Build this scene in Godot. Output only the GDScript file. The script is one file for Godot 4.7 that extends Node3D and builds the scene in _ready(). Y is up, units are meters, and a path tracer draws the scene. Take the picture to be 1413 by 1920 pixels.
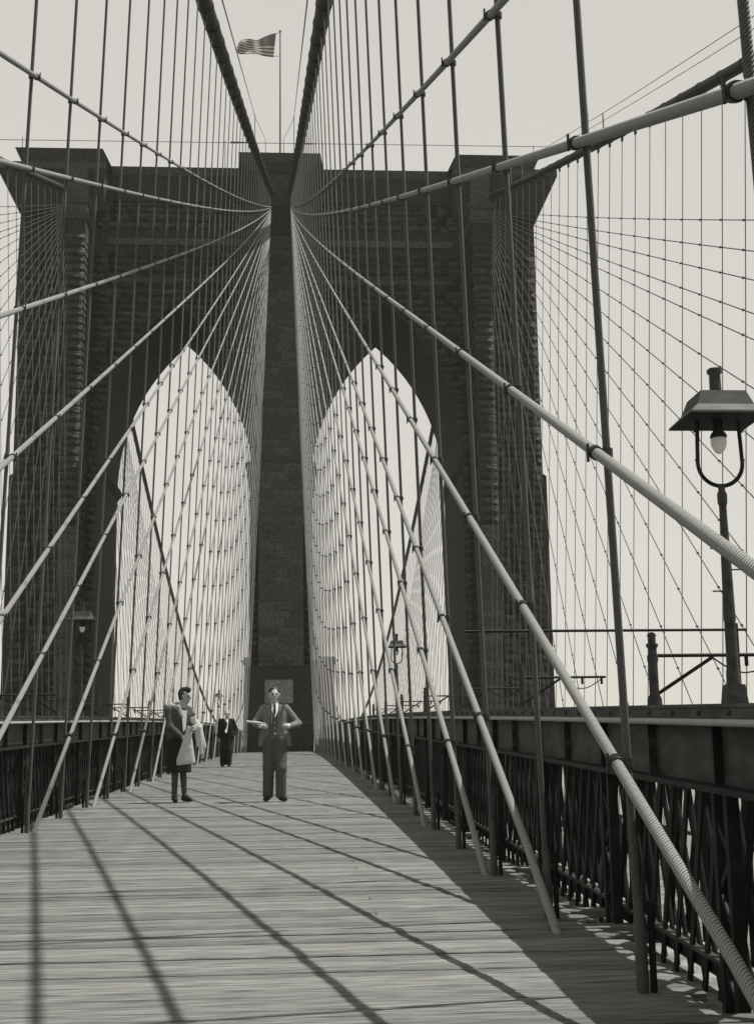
extends Node3D
# A stone-towered suspension bridge seen from its central footway.
# Own coordinates: X right of the footway's centre line, Y up, S metres ahead of the photographer (z = -S).

const W := 2.4            # footway half width to the suspender planes
const TS := 98.4          # tower front face
const TB := 110.4         # tower back face
const SP := 2.286         # suspender spacing
const S1 := 6.365         # first suspender ahead on the right
const SL := 0.55          # the left row stands a little further on

var rng := RandomNumberGenerator.new()
var M := {}
var used := {}

# ------------------------------------------------------------------ shape of the bridge
func deck(s: float) -> float:
	if s <= TS:
		return 0.0249068 * s - 0.00015227 * s * s
	return 0.9765 - 0.004 * (s - TS)

func cable_y(s: float) -> float:
	if s <= TS:
		return 11.3098 + 0.311523 * s + 0.000328059 * s * s
	if s <= TB:
		return 45.14
	var u := (s - TB - 236.0) / 236.0
	return 6.0 + 39.14 * u * u

func cable_x_in(s: float) -> float:
	return 0.682 + 0.0158077 * absf(TS + 6.0 - s) - (0.0948 if s < TS + 6.0 else 0.0948)

func cable_x(s: float, outer: bool) -> float:
	return 16.5 if outer else maxf(0.62, cable_x_in(s) + 0.0)

func plane_x(s: float, y: float, outer: bool) -> float:
	var b := 14.85 if outer else W
	var yd := deck(s)
	var t := (y - yd) / (cable_y(s) - yd)
	return lerpf(b, cable_x(s, outer), t)

func P(x: float, y: float, s: float) -> Vector3:
	return Vector3(x, y, -s)

# ------------------------------------------------------------------ naming
func numbered(n: String) -> String:
	if not used.has(n):
		used[n] = 0
		return n
	used[n] += 1
	return "%s_%03d" % [n, used[n]]

func thing(called: String, label: String, category: String, group := "", at := Vector3.ZERO) -> Node3D:
	var o := Node3D.new()
	o.name = numbered(called)
	add_child(o)
	o.position = at
	o.set_meta("label", label)
	o.set_meta("category", category)
	if group != "":
		o.set_meta("group", group)
	return o

func structure(called: String) -> Node3D:
	var o := Node3D.new()
	o.name = numbered(called)
	add_child(o)
	o.set_meta("kind", "structure")
	return o

func part(parent: Node3D, called: String, mesh: Mesh, mat: Material, xf := Transform3D.IDENTITY) -> MeshInstance3D:
	var o := MeshInstance3D.new()
	o.name = called
	o.mesh = mesh
	if mat != null:
		o.material_override = mat
	o.transform = xf
	parent.add_child(o, true)
	return o

const ONES := ["", "first", "second", "third", "fourth", "fifth", "sixth", "seventh", "eighth", "ninth", "tenth", "eleventh", "twelfth", "thirteenth", "fourteenth", "fifteenth", "sixteenth", "seventeenth", "eighteenth", "nineteenth"]
const TENS := ["", "", "twent", "thirt", "fort", "fift"]
func nth(n: int) -> String:
	if n < 20:
		return ONES[n]
	if n % 10 == 0:
		return TENS[n / 10] + "ieth"
	return TENS[n / 10] + "y-" + ONES[n % 10]

# ------------------------------------------------------------------ meshes
func poly_mesh(polys: Array, center: Vector3) -> ArrayMesh:
	var st := SurfaceTool.new()
	st.begin(Mesh.PRIMITIVE_TRIANGLES)
	for q in polys:
		var n: Vector3 = (q[1] - q[0]).cross(q[2] - q[0])
		var mid := Vector3.ZERO
		for v in q:
			mid += v
		mid /= q.size()
		var out: bool = n.dot(mid - center) > 0.0
		var nn := n.normalized() * (1.0 if out else -1.0)
		for i in range(1, q.size() - 1):
			var tri := [q[0], q[i + 1], q[i]] if out else [q[0], q[i], q[i + 1]]
			for v in tri:
				st.set_normal(nn)
				st.set_uv(Vector2(v.x + v.z, v.y))
				st.add_vertex(v)
	return st.commit()

# bottom ring b and top ring t, four points each
func hexa(b: Array, t: Array) -> ArrayMesh:
	var c := Vector3.ZERO
	for i in 4:
		c += b[i] + t[i]
	c /= 8.0
	var polys := [b.duplicate(), t.duplicate()]
	for i in 4:
		var j := (i + 1) % 4
		polys.append([b[i], b[j], t[j], t[i]])
	return poly_mesh(polys, c)

# box between rectangles: bottom x0..x1, s0..s1 at y0 ; top X0..X1, Z0..Z1 at y1
func taper(x0: float, x1: float, s0: float, s1: float, y0: float, X0: float, X1: float, Z0: float, Z1: float, y1: float) -> ArrayMesh:
	return hexa([P(x0, y0, s0), P(x1, y0, s0), P(x1, y0, s1), P(x0, y0, s1)], [P(X0, y1, Z0), P(X1, y1, Z0), P(X1, y1, Z1), P(X0, y1, Z1)])

func cbox(size: Vector3, b: float) -> ArrayMesh:
	var h := size * 0.5
	var polys := []
	var pt := func(ax: int, s: Vector3) -> Vector3:
		var v := Vector3(s.x * (h.x - b), s.y * (h.y - b), s.z * (h.z - b))
		v[ax] = s[ax] * h[ax]
		return v
	for ax in 3:
		var u := (ax + 1) % 3
		var w := (ax + 2) % 3
		for sg in [-1.0, 1.0]:
			var q := []
			for c in [[-1.0, -1.0], [1.0, -1.0], [1.0, 1.0], [-1.0, 1.0]]:
				var s := Vector3.ZERO
				s[ax] = sg
				s[u] = c[0]
				s[w] = c[1]
				q.append(pt.call(ax, s))
			polys.append(q)
		for a in [-1.0, 1.0]:
			for c in [-1.0, 1.0]:
				var s0 := Vector3.ZERO
				s0[u] = a
				s0[w] = c
				s0[ax] = -1.0
				var s2 := s0
				s2[ax] = 1.0
				polys.append([pt.call(u, s0), pt.call(u, s2), pt.call(w, s2), pt.call(w, s0)])
	for a in [-1.0, 1.0]:
		for c in [-1.0, 1.0]:
			for d in [-1.0, 1.0]:
				var s := Vector3(a, c, d)
				polys.append([pt.call(0, s), pt.call(1, s), pt.call(2, s)])
	return poly_mesh(polys, Vector3.ZERO)

func tube(pts: PackedVector3Array, radii: PackedFloat32Array, n: int, uv_per_m := 1.0, capped := true) -> ArrayMesh:
	var vs := PackedVector3Array()
	var ns := PackedVector3Array()
	var uvs := PackedVector2Array()
	var idx := PackedInt32Array()
	var m := pts.size()
	var along := 0.0
	var side := Vector3.ZERO
	for i in m:
		var t: Vector3
		if i == 0:
			t = pts[1] - pts[0]
		elif i == m - 1:
			t = pts[m - 1] - pts[m - 2]
		else:
			t = (pts[i + 1] - pts[i]).normalized() + (pts[i] - pts[i - 1]).normalized()
		t = t.normalized()
		if i == 0:
			side = t.cross(Vector3.UP if absf(t.y) < 0.9 else Vector3.RIGHT).normalized()
		else:
			along += pts[i].distance_to(pts[i - 1])
			side = (side - t * side.dot(t)).normalized()
		var up := side.cross(t)
		var r: float = radii[i] if radii.size() > 1 else radii[0]
		for k in n + 1:
			var a := TAU * k / n
			var d := side * cos(a) + up * sin(a)
			vs.append(pts[i] + d * r)
			ns.append(d)
			uvs.append(Vector2(float(k) / n, along * uv_per_m))
	for i in m - 1:
		for k in n:
			var a := i * (n + 1) + k
			var b := a + n + 1
			idx.append_array([a, a + 1, b, a + 1, b + 1, b])
	if capped:
		for e in [0, m - 1]:
			var c := vs.size()
			var nn: Vector3 = (pts[0] - pts[1]).normalized() if e == 0 else (pts[m - 1] - pts[m - 2]).normalized()
			vs.append(pts[e])
			ns.append(nn)
			uvs.append(Vector2.ZERO)
			for k in n + 1:
				vs.append(vs[e * (n + 1) + k])
				ns.append(nn)
				uvs.append(Vector2.ZERO)
			for k in n:
				if e == 0:
					idx.append_array([c, c + 2 + k, c + 1 + k])
				else:
					idx.append_array([c, c + 1 + k, c + 2 + k])
	var arr := []
	arr.resize(Mesh.ARRAY_MAX)
	arr[Mesh.ARRAY_VERTEX] = vs
	arr[Mesh.ARRAY_NORMAL] = ns
	arr[Mesh.ARRAY_TEX_UV] = uvs
	arr[Mesh.ARRAY_INDEX] = idx
	var am := ArrayMesh.new()
	am.add_surface_from_arrays(Mesh.PRIMITIVE_TRIANGLES, arr)
	return am

func rod(a: Vector3, b: Vector3, r: float, n := 8, r2 := -1.0) -> ArrayMesh:
	return tube(PackedVector3Array([a, b]), PackedFloat32Array([r, r if r2 < 0.0 else r2]), n)

func lathe(profile: Array, n := 12) -> ArrayMesh:
	var pts := PackedVector3Array()
	var rr := PackedFloat32Array()
	for q in profile:
		pts.append(Vector3(0, q[1], 0))
		rr.append(q[0])
	# rings along y; equal heights are nudged so that every step has a direction
	for i in range(1, pts.size()):
		if pts[i].y <= pts[i - 1].y:
			pts[i].y = pts[i - 1].y + 0.0008
	return tube(pts, rr, n)

# bar of rectangular section from a to b
func bar_xf(a: Vector3, b: Vector3, w: float, thick: float) -> Transform3D:
	var y := (b - a).normalized()
	var x := Vector3.RIGHT
	if absf(y.x) > 0.9:
		x = Vector3.BACK
	var z := x.cross(y).normalized()
	x = y.cross(z).normalized()
	return Transform3D(Basis(x * thick, y * a.distance_to(b), z * w), (a + b) * 0.5)

# pieces: [mesh, material, transform, nearness]; the nearest are parts of their own, the rest one part
func pieces(parent: Node3D, called: String, rest_called: String, items: Array, most := 290) -> void:
	items.sort_custom(func(a, b): return a[3] < b[3])
	var left := {}
	for i in items.size():
		var q: Array = items[i]
		if i < most:
			part(parent, called, q[0], q[1], q[2])
		else:
			if not left.has(q[1]):
				left[q[1]] = SurfaceTool.new()
				left[q[1]].begin(Mesh.PRIMITIVE_TRIANGLES)
			left[q[1]].append_from(q[0], 0, q[2])
	if left.is_empty():
		return
	var am := ArrayMesh.new()
	var mats := []
	for m in left:
		am = left[m].commit(am)
		mats.append(m)
	var o := part(parent, rest_called, am, null)
	for i in mats.size():
		o.set_surface_override_material(i, mats[i])
	o.set_meta("kind", "stuff")

# ------------------------------------------------------------------ materials
func warm(v: float) -> Color:
	return Color(v * 0.985, v, v * 0.965).linear_to_srgb()

func noise_image(size: int, seed_: int, freq: float, lo: float, hi: float, octaves := 4, contrast := 1.0) -> Image:
	var n := FastNoiseLite.new()
	n.seed = seed_
	n.frequency = freq
	n.fractal_octaves = octaves
	var src := n.get_seamless_image(size, size)
	var im := Image.create(size, size, false, Image.FORMAT_RGB8)
	for y in size:
		for x in size:
			var v := clampf((src.get_pixel(x, y).r - 0.5) * contrast + 0.5, 0.0, 1.0)
			var g := lerpf(lo, hi, v)
			im.set_pixel(x, y, Color(g, g, g))
	return im

func mat(v: float, rough: float, tex: Texture2D = null, scale := Vector3.ONE, metal := 0.0, bump: Texture2D = null, bump_cm := 0.0) -> StandardMaterial3D:
	var m := StandardMaterial3D.new()
	m.albedo_color = warm(v)
	m.roughness = rough
	m.metallic = metal
	m.metallic_specular = 0.3
	if tex != null:
		m.albedo_texture = tex
		m.uv1_triplanar = true
		m.uv1_world_triplanar = true
		m.uv1_scale = scale
	if bump != null:
		m.heightmap_enabled = true
		m.heightmap_texture = bump
		m.heightmap_scale = bump_cm
	return m

func make_materials() -> void:
	var wood := ImageTexture.create_from_image(noise_image(256, 3, 0.03, 0.62, 1.0, 5, 1.5))
	var woodb := ImageTexture.create_from_image(noise_image(256, 9, 0.05, 0.0, 1.0, 4, 1.4))
	var blot := ImageTexture.create_from_image(noise_image(256, 5, 0.02, 0.7, 1.0, 5, 1.6))
	var speck := ImageTexture.create_from_image(noise_image(256, 8, 0.03, 0.62, 1.0, 5, 1.5))
	var fine := ImageTexture.create_from_image(noise_image(128, 12, 0.12, 0.8, 1.0, 3, 1.5))
	for i in 7:
		var v: float = [0.240, 0.275, 0.210, 0.290, 0.250, 0.180, 0.228][i]
		var w := mat(v, 0.86, wood, Vector3(0.3, 3.0, 8.5), 0.0, woodb, 0.3)
		w.uv1_offset = Vector3(0.13 * i, 0.31 * i, 0.57 * i)
		M["plank%d" % i] = w
	M.joist = mat(0.06, 0.9, wood, Vector3(1.5, 2.0, 0.4))
	M.iron = mat(0.020, 0.62, blot, Vector3(1.1, 1.1, 1.1))
	M.iron_grey = mat(0.068, 0.6, blot, Vector3(0.9, 1.6, 0.5))
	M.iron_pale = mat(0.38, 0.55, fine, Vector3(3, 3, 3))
	M.cable = mat(0.034, 0.6, blot, Vector3(1.3, 1.3, 1.3))
	M.clamp = mat(0.05, 0.55)
	for i in 9:
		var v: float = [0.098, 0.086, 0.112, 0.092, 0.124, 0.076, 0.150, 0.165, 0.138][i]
		var w := mat(v, 0.93, speck, Vector3(0.55, 0.55, 0.55), 0.0, speck, 2.5)
		w.uv1_offset = Vector3(0.37 * i, 0.21 * i, 0.11 * i)
		M["stone%d" % i] = w
	M.mortar = mat(0.05, 0.95, speck, Vector3(0.4, 0.4, 0.4))
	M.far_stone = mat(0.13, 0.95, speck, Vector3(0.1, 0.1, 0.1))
	M.road = mat(0.20, 0.9, blot, Vector3(0.3, 0.3, 0.3))
	M.track = mat(0.035, 0.9, blot, Vector3(0.7, 0.7, 0.7))
	M.water = mat(0.05, 0.25, blot, Vector3(0.02, 0.02, 0.02), 0.0, woodb, 8.0)
	M.board = mat(0.30, 0.7, blot, Vector3(0.8, 0.8, 0.8))
	M.shed = mat(0.035, 0.7, blot, Vector3(0.8, 0.8, 0.8))
	# stranded wire rope: the lay of the strands as relief
	var h := Image.create(64, 64, false, Image.FORMAT_RGB8)
	for y in 64:
		for x in 64:
			var a := fmod(float(x) / 64.0 * 6.0 + float(y) / 64.0 * 6.0, 1.0)
			var g := sqrt(maxf(0.0, 1.0 - pow(2.0 * a - 1.0, 2.0)))
			h.set_pixel(x, y, Color(g, g, g))
	h.bump_map_to_normal_map(9.0)
	var lay := ImageTexture.create_from_image(h)
	for e in [["stay", 0.30, 0.55], ["rope", 0.12, 0.6], ["thin", 0.16, 0.6]]:
		var r := mat(e[1], e[2])
		if e[0] != "thin":
			r.normal_enabled = true
			r.normal_texture = lay
			r.normal_scale = 1.0
		M[e[0]] = r
	M.rod = mat(0.085, 0.6)
	M.glass = StandardMaterial3D.new()
	M.glass.albedo_color = warm(0.72)
	M.glass.roughness = 0.15
	M.skin = mat(0.36, 0.55)
	M.hair = mat(0.02, 0.5)
	M.grey_hair = mat(0.12, 0.6)
	M.suit = mat(0.21, 0.9, fine, Vector3(22, 22, 22))
	M.trousers = mat(0.115, 0.9, fine, Vector3(22, 22, 22))
	M.vest = mat(0.14, 0.9, fine, Vector3(22, 22, 22))
	M.dark_suit = mat(0.020, 0.9, fine, Vector3(22, 22, 22))
	M.grey_suit = mat(0.085, 0.9, fine, Vector3(22, 22, 22))
	M.skirt = mat(0.028, 0.9, fine, Vector3(22, 22, 22))
	M.shirt = mat(0.70, 0.8)
	M.fur = mat(0.42, 0.95, fine, Vector3(30, 30, 30))
	M.cloth = mat(0.66, 0.9, fine, Vector3(14, 14, 14))
	M.shoe = mat(0.015, 0.35)
	M.stocking = mat(0.07, 0.7)

# ------------------------------------------------------------------ scene
func _ready() -> void:
	rng.seed = 1883
	# camera
	var cam := Camera3D.new()
	cam.fov = rad_to_deg(2.0 * atan(960.0 / 2426.6))
	cam.near = 0.05
	cam.far = 6000.0
	cam.transform = Transform3D(Basis(Vector3(0.9977995, -0.0134244, 0.0649297), Vector3(0.001626, 0.9839482, 0.1784471), Vector3(-0.066283, -0.1779489, 0.9818049)).orthonormalized(), P(0.7362, 1.3204, 0.0))
	add_child(cam)
	cam.make_current()
	# sky and exposure
	var env := Environment.new()
	env.background_mode = Environment.BG_SKY
	var psm := ProceduralSkyMaterial.new()
	psm.sky_top_color = Color(0.49, 0.48, 0.443).linear_to_srgb()
	psm.sky_horizon_color = Color(0.66, 0.646, 0.597).linear_to_srgb()
	psm.sky_curve = 0.6
	psm.ground_horizon_color = Color(0.60, 0.58, 0.52).linear_to_srgb()
	psm.ground_bottom_color = Color(0.08, 0.08, 0.075).linear_to_srgb()
	psm.sun_angle_max = 1.0
	var sky := Sky.new()
	sky.sky_material = psm
	env.sky = sky
	env.background_energy_multiplier = 0.95
	env.tonemap_mode = Environment.TONE_MAPPER_LINEAR
	env.tonemap_exposure = 1.18
	env.sdfgi_enabled = true
	env.ssao_enabled = true
	env.ssil_enabled = true
	env.fog_enabled = true
	env.fog_density = 0.0003
	env.fog_light_color = Color(0.66, 0.64, 0.58).linear_to_srgb()
	var we := WorldEnvironment.new()
	we.environment = env
	add_child(we)
	# sun: high on the right, square to the bridge
	var sun := DirectionalLight3D.new()
	add_child(sun)
	sun.look_at_from_position(Vector3(0.465, 1.0, -0.08) * 100.0, Vector3.ZERO, Vector3.BACK)
	sun.light_energy = 1.6
	sun.light_color = Color(1.0, 0.985, 0.955)
	sun.light_angular_distance = 0.5
	sun.shadow_enabled = true

	make_materials()
	build_ground()
	build_tower()
	build_far_tower()
	build_walkway()
	build_roads()
	for sg in [1.0, -1.0]:
		build_girder(sg)
	build_cables()
	build_suspenders()
	build_stays()
	build_lamps()
	build_wire_posts()
	build_wires()
	build_flag()
	build_people()

func build_ground() -> void:
	var o := MeshInstance3D.new()
	o.name = "water"
	var pm := PlaneMesh.new()
	pm.size = Vector2(9000, 9000)
	o.mesh = pm
	o.material_override = M.water
	o.position = Vector3(0, -40.0, 0)
	add_child(o)
	o.set_meta("kind", "structure")

# ------------------------------------------------------------------ tower
const AC := 8.25     # centre of an arch
const AR := 5.85     # half width of an arch
const ASP := 23.2    # springing line
const ATIP := 36.2   # crown

func arch_half(y: float) -> float:
	# half width of the pointed opening at a height
	if y <= ASP:
		return AR
	if y >= ATIP:
		return 0.0
	var hh := ATIP - ASP
	var rad := (AR * AR + hh * hh) / (2.0 * AR)
	var cx := AR - rad
	return maxf(0.0, sqrt(maxf(0.0, rad * rad - (y - ASP) * (y - ASP))) + cx)

func tower_outline(base: float, wide: float, top: float) -> PackedVector2Array:
	var v := PackedVector2Array()
	v.append(Vector2(-wide - 0.5, base))
	v.append(Vector2(-wide - 0.3, 6.0))
	v.append(Vector2(-wide - 0.28, 22.0))
	v.append(Vector2(-wide, 22.2))
	v.append(Vector2(-wide, top))
	v.append(Vector2(wide, top))
	v.append(Vector2(wide, 22.2))
	v.append(Vector2(wide + 0.28, 22.0))
	v.append(Vector2(wide + 0.3, 6.0))
	v.append(Vector2(wide + 0.5, base))
	for c in [AC, -AC]:
		v.append(Vector2(c + AR, base))
		# impost, then the pointed arch
		v.append(Vector2(c + AR, ASP - 1.0))
		v.append(Vector2(c + AR - 0.35, ASP - 0.5))
		v.append(Vector2(c + AR - 0.35, ASP - 0.12))
		v.append(Vector2(c + AR, ASP))
		var n := 14
		for i in range(1, n):
			var y := lerpf(ASP, ATIP, float(i) / n)
			v.append(Vector2(c + arch_half(y), y))
		v.append(Vector2(c, ATIP))
		for i in range(n - 1, 0, -1):
			var y := lerpf(ASP, ATIP, float(i) / n)
			v.append(Vector2(c - arch_half(y), y))
		v.append(Vector2(c - AR, ASP))
		v.append(Vector2(c - AR + 0.35, ASP - 0.12))
		v.append(Vector2(c - AR + 0.35, ASP - 0.5))
		v.append(Vector2(c - AR, ASP - 1.0))
		v.append(Vector2(c - AR, base))
	return v

func extrude(v: PackedVector2Array, s0: float, s1: float) -> ArrayMesh:
	var st := SurfaceTool.new()
	st.begin(Mesh.PRIMITIVE_TRIANGLES)
	var tri := Geometry2D.triangulate_polygon(v)
	var cw := Geometry2D.is_polygon_clockwise(v)
	for i in range(0, tri.size(), 3):
		var a := v[tri[i]]
		var b := v[tri[i + 1]]
		var c := v[tri[i + 2]]
		if (b - a).cross(c - a) > 0.0:
			var t := b
			b = c
			c = t
		st.set_normal(Vector3(0, 0, 1))
		for q in [a, b, c]:
			st.set_normal(Vector3(0, 0, 1))
			st.add_vertex(P(q.x, q.y, s0))
		for q in [a, c, b]:
			st.set_normal(Vector3(0, 0, -1))
			st.add_vertex(P(q.x, q.y, s1))
	for i in v.size():
		var a := v[i]
		var b := v[(i + 1) % v.size()]
		var d := (b - a).normalized()
		var n := Vector3(d.y, -d.x, 0) * (-1.0 if cw else 1.0)
		var q := [P(a.x, a.y, s0), P(b.x, b.y, s0), P(b.x, b.y, s1), P(a.x, a.y, s1)]
		for k in ([0, 2, 1, 0, 3, 2] if cw else [0, 1, 2, 0, 2, 3]):
			st.set_normal(n)
			st.add_vertex(q[k])
	return st.commit()

var block_meshes := []
func rough_block() -> ArrayMesh:
	# unit block, front towards +z, with a rock-faced uneven front
	var st := SurfaceTool.new()
	st.begin(Mesh.PRIMITIVE_TRIANGLES)
	var nx := 4
	var ny := 3
	var g := []
	for j in ny + 1:
		for i in nx + 1:
			var edge := i == 0 or j == 0 or i == nx or j == ny
			var z := (0.16 if edge else rng.randf_range(0.35, 1.0))
			var jx := 0.0 if (i == 0 or i == nx) else rng.randf_range(-0.05, 0.05)
			var jy := 0.0 if (j == 0 or j == ny) else rng.randf_range(-0.07, 0.07)
			g.append(Vector3(float(i) / nx - 0.5 + jx, float(j) / ny - 0.5 + jy, z))
	for j in ny:
		for i in nx:
			var a: int = j * (nx + 1) + i
			var b := a + 1
			var c := a + nx + 1
			var d := c + 1
			for k in [a, c, b, b, c, d]:
				st.add_vertex(g[k])
	var rim := [Vector3(-0.5, -0.5, 0.16), Vector3(0.5, -0.5, 0.16), Vector3(0.5, 0.5, 0.16), Vector3(-0.5, 0.5, 0.16)]
	for i in 4:
		var a: Vector3 = rim[i]
		var b: Vector3 = rim[(i + 1) % 4]
		var a0 := Vector3(a.x, a.y, -0.3)
		var b0 := Vector3(b.x, b.y, -0.3)
		for q in [a, b, a0, b, b0, a0]:
			st.add_vertex(q)
	st.generate_normals()
	return st.commit()

func stone_at(items: Array, x0: float, x1: float, y0: float, y1: float, s: float, near: float, side := 0.0) -> void:
	var proud := rng.randf_range(0.045, 0.10)
	var w := x1 - x0 - 0.03
	var h := y1 - y0 - 0.03
	var b := Basis(Vector3(w, 0, 0), Vector3(0, h, 0), Vector3(0, 0, proud))
	var at := P((x0 + x1) * 0.5, (y0 + y1) * 0.5, s)
	if s < 97.0 and side == 0.0:
		proud *= 0.55
	if side != 0.0:
		proud *= 0.3
		# on a face that looks along side * x ; x0,x1 run along S
		b = Basis(Vector3(0, 0, -side * w), Vector3(0, h, 0), Vector3(side * proud, 0, 0))
		at = P(s, (y0 + y1) * 0.5, (x0 + x1) * 0.5)
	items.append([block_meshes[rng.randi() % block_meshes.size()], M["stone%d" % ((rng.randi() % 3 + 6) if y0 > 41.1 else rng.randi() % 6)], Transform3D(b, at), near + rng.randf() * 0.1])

func course(items: Array, a: float, b: float, y0: float, y1: float, s: float, near: float, side := 0.0) -> void:
	if b - a < 0.25:
		return
	var x := a
	while x < b - 0.01:
		var l := rng.randf_range(1.0, 2.3)
		if x + l > b - 0.6:
			l = b - x
			if l > 2.6:
				l *= 0.5
		stone_at(items, x, x + l, y0, y1, s, near, side)
		x += l

func build_tower() -> void:
	for i in 8:
		block_meshes.append(rough_block())
	var t := thing("stone_tower", "great dark granite bridge tower with two tall pointed arches", "tower", "", P(0, 0, 0))
	part(t, "masonry_core", extrude(tower_outline(-42.0, 20.45, 44.6), TS, TB), M.mortar)
	# buttress piers on the front
	var PF := 94.8
	for sg in [-1.0, 1.0]:
		var xa: float = 14.9 if sg > 0.0 else -16.3
		var xb: float = 16.3 if sg > 0.0 else -14.9
		part(t, "buttress", taper(xa, xb, PF, TS + 0.2, -42.0, xa, xb, PF, TS + 0.2, 41.4), M.mortar)
		part(t, "buttress_cap", taper(xa - 0.1, xb + 0.1, PF - 0.1, TS + 0.2, 41.4, xa - 0.35, xb + 0.35, PF - 0.35, TS + 0.2, 41.9), M.stone4)
		part(t, "buttress_cap", taper(xa - 0.12, xb + 0.12, PF - 0.12, TS + 0.2, 41.9, xa - 0.12, xb + 0.12, PF - 0.12, TS + 0.2, 42.6), M.stone2)
		part(t, "buttress_cap", taper(xa - 0.25, xb + 0.25, PF - 0.25, TS + 0.2, 42.6, xa - 0.4, xb + 0.4, PF - 0.4, TS + 0.2, 42.95), M.stone4)
		part(t, "buttress_head", taper(xa - 0.05, xb + 0.05, PF, TS + 0.2, 42.95, xa - 0.05, xb + 0.05, PF, TS + 0.2, 45.5), M.stone0)
		# coved cornice of the outer pier, slab and cap
		var f := func(x: float) -> float: return x * sg
		var o0 := [14.1, 20.5, 96.9, TB]
		part(t, "cornice", taper(minf(f.call(13.9), f.call(20.5)), maxf(f.call(13.9), f.call(20.5)), 97.0, TB + 0.2, 43.0, minf(f.call(13.6), f.call(21.75)), maxf(f.call(13.6), f.call(21.75)), 95.2, TB + 1.6, 45.6), M.stone1)
		part(t, "cornice_slab", taper(minf(f.call(13.55), f.call(21.82)), maxf(f.call(13.55), f.call(21.82)), 95.1, TB + 1.7, 45.6, minf(f.call(13.55), f.call(21.82)), maxf(f.call(13.55), f.call(21.82)), 95.1, TB + 1.7, 46.15), M.stone3)
		part(t, "tower_cap", taper(minf(f.call(13.2), f.call(19.9)), maxf(f.call(13.2), f.call(19.9)), 95.4, TB + 1.4, 46.15, minf(f.call(13.75), f.call(20.45)), maxf(f.call(13.75), f.call(20.45)), 94.9, TB + 1.6, 47.2), M.stone5)
	var cw := 1.65
	part(t, "buttress", taper(-cw, cw, PF, TS + 0.2, -42.0, -cw, cw, PF, TS + 0.2, 42.6), M.mortar)
	part(t, "buttress_head", taper(-1.75, 1.75, PF - 0.1, TS + 0.2, 42.6, -1.75, 1.75, PF - 0.1, TS + 0.2, 45.3), M.stone5)
	# main cornice over the arches
	for sg in [-1.0, 1.0]:
		var a := minf(sg * 1.9, sg * 13.7)
		var b := maxf(sg * 1.9, sg * 13.7)
		part(t, "string_course", taper(a, b, TS - 0.22, TS + 0.1, 40.7, a, b, TS - 0.34, TS + 0.1, 41.2), M.stone8)
		part(t, "string_course", taper(a, b, TS - 0.10, TS + 0.1, 37.6, a, b, TS - 0.2, TS + 0.1, 37.95), M.stone0)
		part(t, "cornice", taper(a, b, TS - 0.15, TB + 0.15, 44.4, a, b, TS - 1.3, TB + 1.3, 46.0), M.stone1)
		part(t, "cornice_slab", taper(a, b, TS - 1.4, TB + 1.4, 46.0, a, b, TS - 1.4, TB + 1.4, 46.75), M.stone5)
	part(t, "cornice", taper(-2.1, 2.1, 94.6, TB + 0.2, 45.3, -3.2, 3.2, 94.2, TB + 1.4, 46.0), M.stone1)
	part(t, "tower_cap", taper(-3.3, 3.3, 95.2, TB + 1.4, 46.0, -3.3, 3.1, 95.2, TB + 1.4, 47.25), M.stone5)
	# rock-faced courses
	var items := []
	var y := -3.0
	while y < 44.2:
		var hh := rng.randf_range(0.52, 0.74)
		var y1 := minf(y + hh, 44.4)
		var skip := y1 > 40.6 and y < 41.3
		if not skip:
			var hw := maxf(arch_half(y), arch_half(y1)) if y > ASP else AR
			if y < ASP and y1 > ASP - 1.0:
				hw = AR
			for sg in [-1.0, 1.0]:
				var segs := [[1.7, AC - hw], [AC + hw, 14.85], [16.35, 20.42]]
				if hw < 0.05:
					segs = [[1.7, 14.85], [16.35, 20.42]]
				for q in segs:
					var a := minf(sg * q[0], sg * q[1])
					var b := maxf(sg * q[0], sg * q[1])
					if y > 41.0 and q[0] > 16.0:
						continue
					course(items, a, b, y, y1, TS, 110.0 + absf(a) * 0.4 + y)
				if y1 < 41.4:
					var xa: float = 14.9 if sg > 0.0 else -16.3
					course(items, xa, xa + 1.4, y, y1, PF, 100.0 + y)
					# the side of the buttress that can be seen
					course(items, PF, TS, y, y1, (14.9 if sg > 0.0 else -14.9), 130.0 + y, -sg)
			if y1 < 42.6:
				course(items, -cw, cw, y, y1, PF, 40.0 + y)
		y = y1
	pieces(t, "granite_block", "granite_blocks", items)
	# hoarding with a notice at the foot of the middle pier
	var hd := thing("wooden_hoarding", "dark wooden hoarding at the foot of the tower's middle pier", "hoarding", "", P(0, deck(92.6), 92.6))
	for i in 9:
		part(hd, "board", cbox(Vector3(0.5, 5.9, 0.05), 0.008), M.shed, Transform3D(Basis(), Vector3(-2.08 + 0.52 * i, 2.95, rng.randf_range(-0.01, 0.01))))
	part(hd, "coping", cbox(Vector3(4.8, 0.14, 0.16), 0.02), M.shed, Transform3D(Basis(), Vector3(0, 5.97, 0.02)))
	part(hd, "rail", cbox(Vector3(4.7, 0.09, 0.07), 0.01), M.iron_grey, Transform3D(Basis(), Vector3(0, 2.0, 0.09)))
	var nb := thing("notice_board", "pale blank notice board on the hoarding behind the man in the suit", "notice board", "", P(-0.12, 4.45, 92.45))
	part(nb, "panel", cbox(Vector3(1.85, 1.5, 0.04), 0.008), M.board, Transform3D(Basis(), Vector3(0, 0.75, 0)))
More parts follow.
